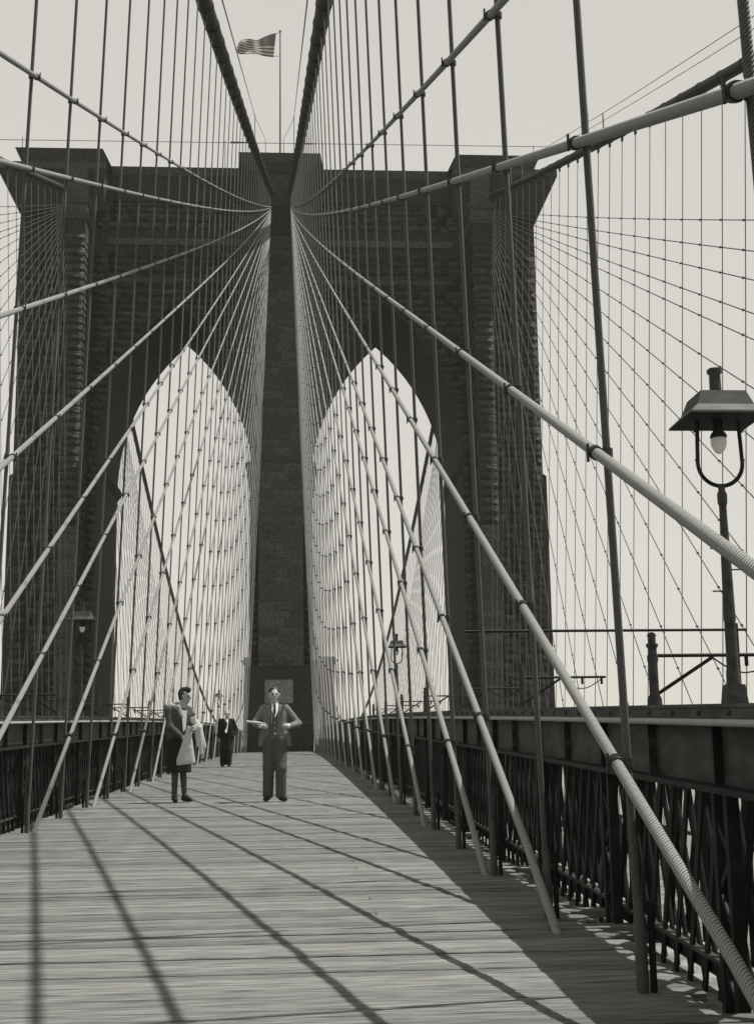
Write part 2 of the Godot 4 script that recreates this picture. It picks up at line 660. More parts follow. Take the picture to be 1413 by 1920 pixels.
	for e in [[Vector3(1.97, 0.07, 0.07), Vector3(0, 1.54, 0.01)], [Vector3(1.97, 0.07, 0.07), Vector3(0, -0.04, 0.01)], [Vector3(0.07, 1.5, 0.07), Vector3(-0.96, 0.75, 0.01)], [Vector3(0.07, 1.5, 0.07), Vector3(0.96, 0.75, 0.01)]]:
		part(nb, "frame", cbox(e[0], 0.01), M.board, Transform3D(Basis(), e[1]))

func build_far_tower() -> void:
	var t := thing("stone_tower", "far hazy twin tower glimpsed on both sides of the near middle pier", "tower", "", P(0, -6.5, 0))
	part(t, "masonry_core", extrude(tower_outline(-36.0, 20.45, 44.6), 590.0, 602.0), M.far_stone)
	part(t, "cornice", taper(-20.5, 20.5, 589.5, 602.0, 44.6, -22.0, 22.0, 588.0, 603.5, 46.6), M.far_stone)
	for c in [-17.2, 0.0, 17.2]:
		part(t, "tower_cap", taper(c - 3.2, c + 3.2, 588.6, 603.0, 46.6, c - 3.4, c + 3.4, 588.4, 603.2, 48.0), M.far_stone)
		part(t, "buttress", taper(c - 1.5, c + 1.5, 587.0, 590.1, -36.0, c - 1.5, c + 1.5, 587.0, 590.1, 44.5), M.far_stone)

# ------------------------------------------------------------------ walkway
func build_walkway() -> void:
	var w := structure("walkway")
	var items := []
	var meshes := []
	for i in 4:
		meshes.append(cbox(Vector3(1, 1, 1) * Vector3(1, 0.05, 0.136 - 0.0035 * i), 0.006))
	var s := 3.6
	var n := 0
	while s < 94.6:
		var pitch := 0.146 + (0.012 if rng.randf() < 0.06 else 0.0)
		var sl := 0.0249068 - 2.0 * 0.00015227 * s
		var xl := -2.62 - rng.randf_range(0.0, 0.07)
		var xr := 2.60 + rng.randf_range(0.0, 0.12)
		if rng.randf() < 0.05:
			xr += 0.22
		var cuts := [xl, xr]
		if rng.randf() < 0.12:
			cuts = [xl, [-1.3, 0.0, 1.3][rng.randi() % 3] + 0.003, xr]
		for c in cuts.size() - 1:
			var l: float = cuts[c + 1] - cuts[c] - 0.005
			var lift := rng.randf_range(-0.004, 0.003)
			if rng.randf() < 0.05:
				lift += 0.006
			var b := Basis(Vector3.RIGHT, sl + rng.randf_range(-0.012, 0.012)).rotated(Vector3.UP, rng.randf_range(-0.0012, 0.0012))
			b = b * Basis(Vector3(l, 0, 0), Vector3(0, 1, 0), Vector3(0, 0, 1))
			items.append([meshes[rng.randi() % 4], M["plank%d" % (rng.randi() % 7)], Transform3D(b, P((cuts[c] + cuts[c + 1]) * 0.5, deck(s) - 0.025 + lift, s)), s + (0.01 if c > 0 else 0.0)])
		s += pitch
		n += 1
	pieces(w, "plank", "far_planks", items, 298)
	for x in [-2.3, -1.3, 0.0, 1.3, 2.3]:
		var pts := PackedVector3Array()
		for i in 24:
			var q := 2.0 + 93.0 * i / 23.0
			pts.append(P(x, deck(q) - 0.13, q))
		part(w, "stringer", strip(pts, 0.12, 0.14), M.joist)
	var bm := cbox(Vector3(6.4, 0.22, 0.16), 0.01)
	for i in 40:
		var q := S1 - 2.0 + SP * i
		part(w, "floor_beam", bm, M.iron, Transform3D(Basis(), P(0, deck(q) - 0.32, q)))

# box-section strip along points (width across x, height in y)
func strip(pts: PackedVector3Array, width: float, height: float) -> ArrayMesh:
	var st := SurfaceTool.new()
	st.begin(Mesh.PRIMITIVE_TRIANGLES)
	var c := [Vector3(-width, -height, 0) * 0.5, Vector3(width, -height, 0) * 0.5, Vector3(width, height, 0) * 0.5, Vector3(-width, height, 0) * 0.5]
	var nn := [Vector3.DOWN, Vector3.RIGHT, Vector3.UP, Vector3.LEFT]
	for i in pts.size() - 1:
		for k in 4:
			var q := [pts[i] + c[k], pts[i] + c[(k + 1) % 4], pts[i + 1] + c[(k + 1) % 4], pts[i + 1] + c[k]]
			for e in [0, 1, 2, 0, 2, 3]:
				st.set_normal(nn[k])
				st.add_vertex(q[e])
	for e in [0, pts.size() - 1]:
		for k in ([0, 1, 2, 0, 2, 3] if e > 0 else [0, 2, 1, 0, 3, 2]):
			st.set_normal(Vector3.FORWARD if e > 0 else Vector3.BACK)
			st.add_vertex(pts[e] + c[k])
	return st.commit()

func line_at(x: float, dy: float, s0: float, s1: float, n: int) -> PackedVector3Array:
	var pts := PackedVector3Array()
	for i in n + 1:
		var q := lerpf(s0, s1, float(i) / n)
		pts.append(P(x, deck(q) + dy, q))
	return pts

# top of the side girders rises very slightly against the footway
func gy(s: float) -> float:
	return deck(s) + 1.31 + 0.0028 * s if s < 30.0 else deck(s) + 1.394 + 0.0015 * (s - 30.0)

# ------------------------------------------------------------------ roadways below on both sides
const TX := 4.2      # second truss, where the lamps stand

func top_line(x: float, dy: float, s0: float, s1: float) -> PackedVector3Array:
	var pts := PackedVector3Array()
	for i in 41:
		var q := lerpf(s0, s1, i / 40.0)
		pts.append(P(x, gy(q) + dy, q))
	return pts

func build_roads() -> void:
	for sg in [1.0, -1.0]:
		var r := structure("roadway")
		part(r, "surface", strip(line_at(sg * 11.5, -4.1, -12.0, 400.0, 40), 6.2, 0.3), M.road)
		var tr := structure("track_bed")
		part(tr, "surface", strip(line_at(sg * 5.9, -3.9, -12.0, 400.0, 40), 5.0, 0.3), M.track)
		var sl := cbox(Vector3(2.4, 0.14, 0.2), 0.01)
		for i in 60:
			var q := 2.0 + 0.7 * i
			part(tr, "sleeper", sl, M.joist, Transform3D(Basis(), P(sg * 5.6, deck(q) - 3.68, q)))
		for dx in [-0.72, 0.72]:
			part(tr, "rail", strip(line_at(sg * 5.6 + dx, -3.54, -2.0, 90.0, 20), 0.07, 0.14), M.iron_grey)
		# second truss, just outside the girder beside the footway; lamps and brackets stand on it
		var side := "right" if sg > 0.0 else "left"
		var t := thing("lattice_truss", "dark lattice truss standing just beyond the %s side girder, carrying lamp posts" % side, "truss", "", P(0, 0, 0))
		part(t, "top_chord", strip(top_line(sg * TX, -0.15, -4.0, 97.0), 0.36, 0.34), M.iron)
		part(t, "bottom_chord", strip(line_at(sg * TX, -4.1, -6.0, 97.0, 30), 0.35, 0.35), M.iron)
		var items := []
		var cube := BoxMesh.new()
		for i in 44:
			var q := -3.0 + SP * i
			items.append([cube, M.iron, bar_xf(P(sg * TX, deck(q) - 4.0, q), P(sg * TX, gy(q) - 0.3, q), 0.26, 0.22), absf(q)])
			for k in 4:
				var u := q + SP * k / 4.0
				items.append([cube, M.iron, bar_xf(P(sg * (TX - 0.06), gy(u) - 0.3, u), P(sg * (TX - 0.06), deck(u) - 4.0, u + 2.2), 0.13, 0.03), absf(q) + 0.1])
				items.append([cube, M.iron, bar_xf(P(sg * (TX + 0.06), gy(u) - 0.3, u + 2.2), P(sg * (TX + 0.06), deck(u) - 4.0, u), 0.13, 0.03), absf(q) + 0.2])
		pieces(t, "truss_bar", "truss_bars", items, 200)
		var tie := BoxMesh.new()
		for i in 20:
			var q := 3.9 + 2.0 * SP * i
			part(t, "tie_beam", tie, M.iron, bar_xf(P(sg * 3.15, gy(q) - 0.22, q), P(sg * (TX - 0.15), gy(q) - 0.22, q), 0.14, 0.2))
		var rl := thing("outer_railing", "low outer railing along the far edge of the %s roadway" % side, "railing")
		part(rl, "top_rail", strip(line_at(sg * 14.85, -2.7, -6.0, 97.0, 30), 0.16, 0.12), M.iron)
		part(rl, "bottom_rail", strip(line_at(sg * 14.85, -3.8, -6.0, 97.0, 30), 0.2, 0.3), M.iron)
		for i in 44:
			var q := -3.0 + SP * i
			part(rl, "post", cube, M.iron, bar_xf(P(sg * 14.85, deck(q) - 3.8, q), P(sg * 14.85, deck(q) - 2.7, q), 0.12, 0.12))
	var m := structure("main_span_roadway")
	part(m, "surface", strip(line_at(0.0, -2.6, 96.0, 600.0, 30), 28.0, 1.6), M.track)

# ------------------------------------------------------------------ side girders along the footway
func build_girder(sg: float) -> void:
	var side := "right" if sg > 0.0 else "left"
	var desc := "dark riveted side girder with bolted top flange along the right of the footway" if sg > 0.0 else "riveted side girder with grey web along the left of the footway"
	var t := thing("side_girder", desc, "girder")
	var s0 := 1.6
	var s1 := 97.5
	var gl := func(x: float, dy: float) -> PackedVector3Array:
		var pts := PackedVector3Array()
		for i in 49:
			var q := lerpf(s0, s1, i / 48.0)
			pts.append(P(sg * x, gy(q) + dy, q))
		return pts
	part(t, "top_plate", strip(gl.call(2.905, 0.015), 0.50, 0.016), M.iron_grey)
	part(t, "flange_angle", strip(gl.call(2.68, -0.02), 0.03, 0.053), M.iron_grey)
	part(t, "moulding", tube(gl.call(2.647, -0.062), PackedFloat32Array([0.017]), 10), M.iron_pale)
	part(t, "flange_angle", strip(gl.call(3.125, -0.03), 0.03, 0.073), M.iron)
	var bolt := SphereMesh.new()
	bolt.radius = 0.016
	bolt.height = 0.026
	bolt.radial_segments = 8
	bolt.rings = 4
	var bi := []
	var q := s0 + 0.2
	while q < s1:
		bi.append([bolt, M.iron_grey, Transform3D(Basis(), P(sg * 2.662, gy(q) - 0.018, q)), q])
		q += 0.43
	pieces(t, "bolt", "far_bolts", bi, 120)
	# web panels with stiffeners
	var cube := BoxMesh.new()
	var n := int((s1 - s0) / SP)
	var stiff := []
	for i in n:
		var a := s0 + SP * i
		var b := a + SP
		var x := sg * 2.795
		var wm := hexa([P(x - 0.006, gy(a) - 0.36, a + 0.004), P(x + 0.006, gy(a) - 0.36, a + 0.004), P(x + 0.006, gy(b) - 0.36, b - 0.004), P(x - 0.006, gy(b) - 0.36, b - 0.004)], [P(x - 0.006, gy(a) - 0.05, a + 0.004), P(x + 0.006, gy(a) - 0.05, a + 0.004), P(x + 0.006, gy(b) - 0.05, b - 0.004), P(x - 0.006, gy(b) - 0.05, b - 0.004)])
		part(t, "web_panel", wm, M.iron_grey)
		for d in [0.0, SP * 0.5]:
			stiff.append([cube, M.iron_grey if d > 0.1 else M.iron, bar_xf(P(x - sg * 0.03, gy(a + d) - 0.36, a + d), P(x - sg * 0.03, gy(a + d) - 0.06, a + d), 0.03 if d > 0.1 else 0.02, 0.045), a])
	pieces(t, "stiffener", "far_stiffeners", stiff, 100)
	part(t, "lower_angle", strip(gl.call(2.755, -0.375), 0.12, 0.03), M.iron)
	part(t, "lower_angle", strip(gl.call(2.855, -0.375), 0.07, 0.03), M.iron)
	# lattice below the web, down past the floor
	var items := []
	for i in n + 1:
		var a := s0 + SP * i
		for dx in [2.785, 3.03]:
			for ds in [-0.09, 0.09]:
				items.append([cube, M.iron, bar_xf(P(sg * dx, deck(a) - 3.4, a + ds), P(sg * dx, gy(a) - 0.38, a + ds), 0.05, 0.06), a])
		# lacing of the post
		for k in 14:
			var y0 := deck(a) - 1.4 + 0.17 * k
			if y0 > gy(a) - 0.55:
				break
			var f := 1.0 if k % 2 == 0 else -1.0
			items.append([cube, M.iron, bar_xf(P(sg * 2.77, y0, a - 0.09 * f), P(sg * 2.77, y0 + 0.17, a + 0.09 * f), 0.03, 0.012), a + 0.02])
		if i == n:
			break
		for k in 9:
			var u := a + SP * (k + 0.2) / 9.0
			for dd in [[2.86, 1.0], [2.93, -1.0]]:
				var top := gy(u) - 0.38
				var c0 := P(sg * dd[0], top, u)
				var c1 := P(sg * dd[0], deck(u) - 1.5, u + 0.95 * dd[1])
				items.append([cube, M.iron, bar_xf(c0, c1, 0.055, 0.014), a + 0.05 + 0.01 * k])
	pieces(t, "lattice_bar", "far_lattice", items, 290)
	# low chord and plates just outside the plank ends
	part(t, "bottom_chord", strip(line_at(sg * 2.92, 0.03, s0, s1, 48), 0.09, 0.075), M.iron)
	part(t, "edge_rail", strip(line_at(sg * 2.87, 0.082, s0, s1, 48), 0.045, 0.022), M.iron_grey)
	part(t, "ledge_plate", strip(line_at(sg * 3.0, -0.12, s0, s1, 48), 0.62, 0.03), M.board)
	part(t, "deep_plate", strip(line_at(sg * 3.3, -2.6, s0, s1, 48), 0.03, 2.2), M.iron)

# ------------------------------------------------------------------ cables
func build_cables() -> void:
	for outer in [false, true]:
		for sg in [1.0, -1.0]:
			var side := "right" if sg > 0.0 else "left"
			var lab := "thick main cable rising to the tower %s over the walkway's %s edge" % ["inner", side] if not outer else "thick %s outer main cable running up to the tower's %s pier" % [side, side]
			if not outer:
				lab = "thick dark main cable rising to the tower just %s of the flag" % side
			var t := thing("main_cable", lab, "cable", "main suspension cables")
			var pts := PackedVector3Array()
			var s := -14.0
			while s < 590.0:
				pts.append(P(sg * cable_x(s, outer), cable_y(s), s))
				s += 2.0 if s < 130.0 else 8.0
			part(t, "wrapped_wire", tube(pts, PackedFloat32Array([0.225]), 16), M.cable)
			var band := lathe([[0.2, -0.17], [0.242, -0.168], [0.247, -0.164], [0.247, 0.164], [0.242, 0.168], [0.2, 0.17]], 12)
			var lug := cbox(Vector3(0.1, 0.26, 0.16), 0.02)
			for i in range(-1, 41):
				var q := S1 + SP * i + (SL if sg < 0.0 else 0.0)
				if q > 97.0:
					break
				var d := (P(sg * cable_x(q + 0.5, outer), cable_y(q + 0.5), q + 0.5) - P(sg * cable_x(q - 0.5, outer), cable_y(q - 0.5), q - 0.5)).normalized()
				var x := Vector3.RIGHT
				var z := x.cross(d).normalized()
				x = d.cross(z).normalized()
				var at := P(sg * cable_x(q, outer), cable_y(q), q)
				var bd := part(t, "cable_band", band, M.cable, Transform3D(Basis(x, d, z), at))
				part(bd, "lug", lug, M.clamp, Transform3D(Basis(x, d, z).inverse() * Basis(), Basis(x, d, z).inverse() * Vector3(0, -0.34, 0)))

func build_suspenders() -> void:
	var sock := lathe([[0.022, 0.0], [0.030, 0.01], [0.030, 0.30], [0.024, 0.40], [0.021, 0.44]], 10)
	var stir := rod(Vector3(0, -0.22, 0), Vector3(0, 0.22, 0), 0.017, 8)
	for outer in [false, true]:
		for sg in [1.0, -1.0]:
			var side := "right" if sg > 0.0 else "left"
			var count := 0
			for i in range(-1, 41):
				var s := S1 + SP * i + (SL if sg < 0.0 else 0.0)
				if s > 95.5:
					break
				if outer and s < (35.0 if sg > 0.0 else 62.0):
					continue
				if not outer and sg < 0.0 and i < 3:
					continue
				count += 1
				var base := P(sg * (14.85 if outer else W), deck(s) - (3.0 if outer else 0.0), s)
				var top := P(sg * cable_x(s, outer), cable_y(s) - 0.4, s)
				var lab := ""
				if outer:
					lab = "%s nearest thin vertical suspender of the far %s outer cable" % [nth(count), side]
				elif s < 52.0:
					lab = "%s nearest vertical suspender rope along the %s edge of the footway" % [nth(count), side]
				else:
					lab = "thin vertical suspender in the dense row beside the tower's middle pier, %s side" % side
				var grp := "suspenders of the %s %s cable" % [side, "outer" if outer else "inner"]
				var t := thing("suspender_rope", lab, "suspender", grp, base)
				var near: bool = s < 30.0 and not outer
				var r := 0.020 if not outer else 0.019
				if near:
					var pts := PackedVector3Array()
					var m := 12
					for k in m + 1:
						pts.append((top - base) * (float(k) / m))
					part(t, "wire_rope", tube(pts, PackedFloat32Array([r]), 10, 9.0), M.rope)
				else:
					part(t, "wire_rope", rod(Vector3.ZERO, top - base, r, 6), M.thin)
				if not outer:
					part(t, "socket", sock, M.rod)
					part(t, "stirrup", stir, M.iron, Transform3D(Basis(), Vector3(sg * 0.055, 0.2, 0.0)))
	# main span beyond the tower: outer rows seen through the arches
	for sg in [1.0, -1.0]:
		var side := "right" if sg > 0.0 else "left"
		for i in 58:
			var s := TB + 2.0 + SP * i
			var base := P(sg * 14.85, deck(s) - 1.8, s)
			var top := P(sg * 16.5, cable_y(s) - 0.2, s)
			var t := thing("suspender_rope", "hair-thin suspender beyond the tower, seen through the %s arch" % side, "suspender", "suspenders beyond the tower on the %s" % side, base)
			part(t, "wire_rope", rod(Vector3.ZERO, top - base, 0.02, 5), M.thin)

const STAY_R := [-8.8, -5.0, -0.2, 3.8, 8.0, 10.95, 15.95, 20.45, 25.0, 29.6, 34.1, 38.7, 43.3, 47.9, 52.4, 57.0, 61.6, 66.1, 70.7, 75.3, 79.9, 84.4, 89.0]
const STAY_L := [-9.5, -5.7, -0.6, 4.05, 8.4, 11.5, 16.08, 20.86, 25.49, 29.6, 34.4, 38.9, 43.5, 48.1, 52.6, 57.2, 61.8, 66.3, 70.9, 75.5, 80.1, 84.6, 89.2]

func stay_h(u: float, L: float, ht: float) -> float:
	var q := 0.0004
	return (ht / L - q * L) * u + q * u * u

func clamp_mesh(ang: float) -> ArrayMesh:
	# ring round the stay, ring round the suspender 6 cm to the side, and the bolt plate between; sideways is +x
	var st := SurfaceTool.new()
	st.begin(Mesh.PRIMITIVE_TRIANGLES)
	var d := Vector3(0, sin(ang), -cos(ang)) * 0.024
	st.append_from(rod(-d, d, 0.039, 10), 0, Transform3D.IDENTITY)
	st.append_from(rod(Vector3(0.058, -0.022, 0), Vector3(0.058, 0.022, 0), 0.030, 8), 0, Transform3D.IDENTITY)
	st.append_from(cbox(Vector3(0.155, 0.02, 0.05), 0.005), 0, Transform3D(Basis(), Vector3(0.03, 0.022, -0.008)))
	st.append_from(cbox(Vector3(0.05, 0.03, 0.03), 0.005), 0, Transform3D(Basis(), Vector3(-0.03, -0.038, 0.012)))
	st.append_from(rod(Vector3(-0.044, -0.05, 0.01), Vector3(-0.044, 0.045, 0.01), 0.008, 6), 0, Transform3D.IDENTITY)
	return st.commit()

func build_stays() -> void:
	var near_clamp := clamp_mesh(deg_to_rad(23.0))
	var small := cbox(Vector3(0.13, 0.07, 0.10), 0.02)
	for outer in [false, true]:
		for sg in [1.0, -1.0]:
			var side := "right" if sg > 0.0 else "left"
			var feet: Array = STAY_R if sg > 0.0 else STAY_L
			var n := 0
			for f in feet:
				if outer and f < -6.0:
					continue
				n += 1
				var send := TS - 0.1 if outer else 94.75
				var ht := 43.2 - 0.035 * n
				var L: float = TS - f
				var lab: String
				if outer:
					lab = "%s from the top of the thin stays fanning from the tower's %s outer pier" % [nth(n), side]
				elif n <= 12:
					lab = "%s from the top of the diagonal stay ropes on the walkway's %s side" % [nth(n), side]
				else:
					lab = "steep stay rope in the dense fan close to the middle pier, %s side" % side
				var start: float = maxf(f, -13.0)
				if outer:
					start = maxf(f, 20.0)
				var base := P(0, 0, 0)
				var pts := PackedVector3Array()
				var s := start
				while true:
					var h := stay_h(s - f, L, ht)
					var y := deck(s) + h
					var x := plane_x(s, y, outer) - (0.0 if outer else 0.058)
					if h < 0.02 and not outer:
						y -= 0.05
					pts.append(P(sg * x, y, s))
					if s >= send:
						break
					s = minf(s + (1.0 if s < 16.0 else 4.0), send)
				base = pts[0]
				for k in pts.size():
					pts[k] -= base
				var t := thing("stay_rope", lab, "stay rope", "stays of the %s %s cable" % [side, "outer" if outer else "inner"], base)
				var r := 0.029 if not outer else 0.021
				var near: bool = not outer and f < 30.0
				part(t, "wire_rope", tube(pts, PackedFloat32Array([r]), 14 if near else 6, 8.0), M.stay if near else (M.stay if not outer else M.iron_grey))
				var tiny := SurfaceTool.new()
				tiny.begin(Mesh.PRIMITIVE_TRIANGLES)
				var any := false
				for i in range(-1, 41):
					var q := S1 + SP * i + (SL if sg < 0.0 else 0.0)
					if q < start + 0.6 or q > 92.0:
						continue
					var h := stay_h(q - f, L, ht)
					if h < 0.5:
						continue
					var y := deck(q) + h
					var at := P(sg * (plane_x(q, y, outer) - (0.0 if outer else 0.058)), y, q)
					if outer:
						tiny.append_from(small, 0, Transform3D(Basis().scaled(Vector3(0.7, 1.0, 0.8)), at - base))
						any = true
					elif q < 26.0:
						part(t, "rope_clamp", near_clamp, M.clamp, Transform3D(Basis(Vector3(sg, 0, 0), Vector3.UP, Vector3.BACK), at - base))
					elif q < 80.0:
						part(t, "rope_clamp", small, M.clamp, Transform3D(Basis(), at - base + Vector3(sg * 0.02, 0, 0)))
				if any:
					var o := part(t, "rope_clamps", tiny.commit(), M.clamp)
					o.set_meta("kind", "stuff")
	for sg in [1.0, -1.0]:
		var side := "right" if sg > 0.0 else "left"
		for i in 20:
			var f := TB + 5.0 + 4.57 * i
			var a := P(sg * 16.4, 44.0 - 0.05 * i, TB)
			var b := P(sg * 14.85, deck(f) - 1.8, f)
			var t := thing("stay_rope", "hair-thin stay beyond the tower, seen slanting across the %s arch" % side, "stay rope", "stays beyond the tower on the %s" % side, b)
			part(t, "wire_rope", rod(Vector3.ZERO, a - b, 0.021, 5), M.thin)

# ------------------------------------------------------------------ lamps
func build_lamps() -> void:
	var spots := [[TX, 10.04, "nearest lamp post with square hooded head, at the right edge of the photo"], [TX, 42.6, "small distant lamp post seen against the right arch"], [-TX, 31.1, "lamp post with square hood before the tower's dark left pier"], [-TX, 90.0, "tiny far lamp post behind the man in the dark suit"]]
	for e in spots:
		var s: float = e[1]
		var t := thing("lamp_post", e[2], "lamp post", "lamp posts along the bridge", P(e[0], gy(s) + 0.021, s))
		t.scale = Vector3.ONE * 1.64
		part(t, "plinth", taper(-0.052, 0.052, -0.052, 0.052, 0.0, -0.042, 0.042, -0.042, 0.042, 0.10), M.iron_grey)
		part(t, "post", lathe([[0.034, 0.10], [0.033, 0.16], [0.029, 0.18], [0.027, 0.40], [0.030, 0.415], [0.0285, 0.43], [0.024, 0.72], [0.019, 0.90], [0.018, 0.97], [0.024, 0.985], [0.024, 1.03], [0.017, 1.045], [0.017, 1.07]], 14), M.iron_grey)
		for k in 4:
			var y: float = 0.55 + 0.105 * k
			var d := -1.0 if k % 2 == 0 else 1.0
			if k < 3:
				part(t, "rung", rod(Vector3(0.02 * d, y, 0), Vector3(0.075 * d, y, 0), 0.004, 6), M.iron)
		for d in [-1.0, 1.0]:
			var arc := PackedVector3Array()
			for k in 9:
				var a := deg_to_rad(-90.0 + 11.25 * k)
				arc.append(Vector3(d * (0.112 * cos(a)), 1.185 + 0.115 * sin(a), 0))
			arc.append(Vector3(d * 0.108, 1.30, 0))
			arc.append(Vector3(d * 0.101, 1.425, 0))
			part(t, "fork_arm", tube(arc, PackedFloat32Array([0.0105]), 8), M.iron)
			for y in [1.20, 1.345]:
				part(t, "fork_knob", rod(Vector3(d * 0.105, y, 0), Vector3(d * 0.124, y, 0), 0.006, 6), M.iron)
		part(t, "hood", taper(-0.140, 0.140, -0.140, 0.140, 1.452, -0.112, 0.112, -0.112, 0.112, 1.527), M.iron_grey)
		part(t, "hood_brim", taper(-0.187, 0.187, -0.187, 0.187, 1.408, -0.141, 0.141, -0.141, 0.141, 1.451), M.iron_grey)
		part(t, "hood_lip", taper(-0.192, 0.192, -0.192, 0.192, 1.396, -0.188, 0.188, -0.188, 0.188, 1.4075), M.iron)
		part(t, "chimney", lathe([[0.030, 1.524], [0.028, 1.64], [0.038, 1.645], [0.038, 1.662], [0.031, 1.668]], 14), M.iron_grey)
		part(t, "bulb_socket", lathe([[0.040, 1.312], [0.043, 1.320], [0.036, 1.335], [0.027, 1.345], [0.026, 1.360], [0.033, 1.364], [0.026, 1.370], [0.026, 1.384], [0.03, 1.395]], 12), M.iron)
		part(t, "bulb", lathe([[0.004, 1.232], [0.018, 1.238], [0.031, 1.256], [0.039, 1.28], [0.040, 1.297], [0.036, 1.3118]], 14), M.glass)

func build_wire_posts() -> void:
	var list := []
	for i in 7:
		list.append([1.0, 12.3 + 7.15 * i])
	for i in 6:
		list.append([-1.0, 28.1 + 6.0 * i])
	var cnt := {1.0: 0, -1.0: 0}
	for e in list:
		var sg: float = e[0]
		var s: float = e[1]
		cnt[sg] += 1
		var side := "right" if sg > 0.0 else "left"
		var t := thing("bracket_post", "%s nearest short iron post with side arm above the %s girder" % [nth(cnt[sg]), side], "bracket post", "iron wire brackets along the bridge", P(sg * TX, gy(s) + 0.021, s))
		t.scale = Vector3.ONE * 1.64
		part(t, "post", lathe([[0.045, 0.0], [0.043, 0.05], [0.029, 0.075], [0.028, 0.26], [0.033, 0.265], [0.033, 0.30], [0.027, 0.305], [0.027, 0.345], [0.036, 0.352], [0.036, 0.368], [0.024, 0.372], [0.024, 0.41], [0.029, 0.415], [0.022, 0.43], [0.006, 0.438]], 12), M.iron_grey)
		part(t, "arm", rod(Vector3(sg * 0.02, 0.30, 0), Vector3(sg * 0.78, 0.30, 0), 0.011, 8), M.iron)
		part(t, "brace", rod(Vector3(sg * 0.025, 0.08, 0), Vector3(sg * 0.36, 0.29, 0), 0.011, 8), M.iron)
		var ch := PackedVector3Array()
		for k in 9:
			var u := k / 8.0
			ch.append(Vector3(sg * (0.36 + 0.38 * u), 0.285 - 0.09 * sin(PI * u), 0))
		part(t, "hanger", tube(ch, PackedFloat32Array([0.005]), 6), M.iron)
		for u in [0.56, 0.74]:
			part(t, "insulator", rod(Vector3(sg * u, 0.29, 0), Vector3(sg * u, 0.235, 0), 0.012, 8), M.iron)

func build_wires() -> void:
	# trolley bracket arm out beyond the right girder
	var tp := thing("trolley_pole", "slim trolley pole with long thin bracket arm behind the nearest lamp post", "pole", "", P(7.70, deck(20.0) - 3.9, 20.0))
	var top := 3.05 - (deck(20.0) - 3.9)
	part(tp, "pole", rod(Vector3.ZERO, Vector3(0, top + 0.1, 0), 0.06, 10), M.iron)
	part(tp, "arm", rod(Vector3(0.2, top, 0), Vector3(-4.29, top + 0.005, 0), 0.022, 8), M.iron)
	# wire with insulators along the tower top
	var tw := thing("tower_top_wire", "thin wire strung level over the tower top below the flag", "wire", "", P(0, 47.3, 100.0))
	var a := Vector3(-22.8, 3.0, 0)
	var b := Vector3(22.9, 3.2, 0)
	part(tw, "wire", rod(a, b, 0.028, 6), M.thin)
	for x in [-21.0, -4.6, -1.3, 0.2, 3.4, 21.0]:
		part(tw, "standard", rod(Vector3(x, -1.5 if absf(x) > 5.0 else -0.2, 0), Vector3(x, 3.25, 0), 0.03, 6), M.thin)
	for x in [-3.4, 2.0]:
		part(tw, "insulator", rod(Vector3(x - 0.75, 3.1, 0), Vector3(x + 0.75, 3.1, 0), 0.09, 8, 0.05), M.iron)
	# hand ropes above the cables
	for sg in [1.0, -1.0]:
		var side := "right" if sg > 0.0 else "left"
		var x1 := 1.04 if sg > 0.0 else -2.12
		var x0: float = 1.18 if sg > 0.0 else -1.0
		var t := thing("hand_rope", "thin hand rope slanting up beside the %s inner main cable" % side, "hand rope", "", P(x1, 51.8, 98.2))
		part(t, "wire", rod(Vector3.ZERO, P(x0, 20.0, 30.0) - P(x1, 51.8, 98.2), 0.02, 6), M.thin)
		part(t, "standard", rod(Vector3(0, 0.2, 0), Vector3(0, -4.8, 0), 0.035, 6), M.thin)
		part(t, "strut", rod(Vector3(0, 0, 0), Vector3(-sg * 0.9, -2.1, 0), 0.02, 6), M.thin)
	for k in 2:
		var lab: String = ["upper of the two thin wires above the right outer main cable", "lower of the two thin wires above the right outer main cable"][k]
		var dx := 0.4 if k == 0 else -0.4
		var pts := PackedVector3Array()
		for i in 30:
			var s := 30.0 + 2.3 * i
			pts.append(P(16.5 + dx, cable_y(s) + 1.35 - 0.1 * k, s))
		var base := pts[0]
		for i in 30:
			pts[i] -= base
		var t := thing("hand_rope", lab, "hand rope", "", base)
		part(t, "wire", tube(pts, PackedFloat32Array([0.014]), 6), M.iron_grey)
		for s in [61.5, 84.0]:
			part(t, "standard", rod(P(16.5 + dx, cable_y(s) + 0.1, s) - base, P(16.5 + dx, cable_y(s) + 1.75, s) - base, 0.035, 6), M.thin)

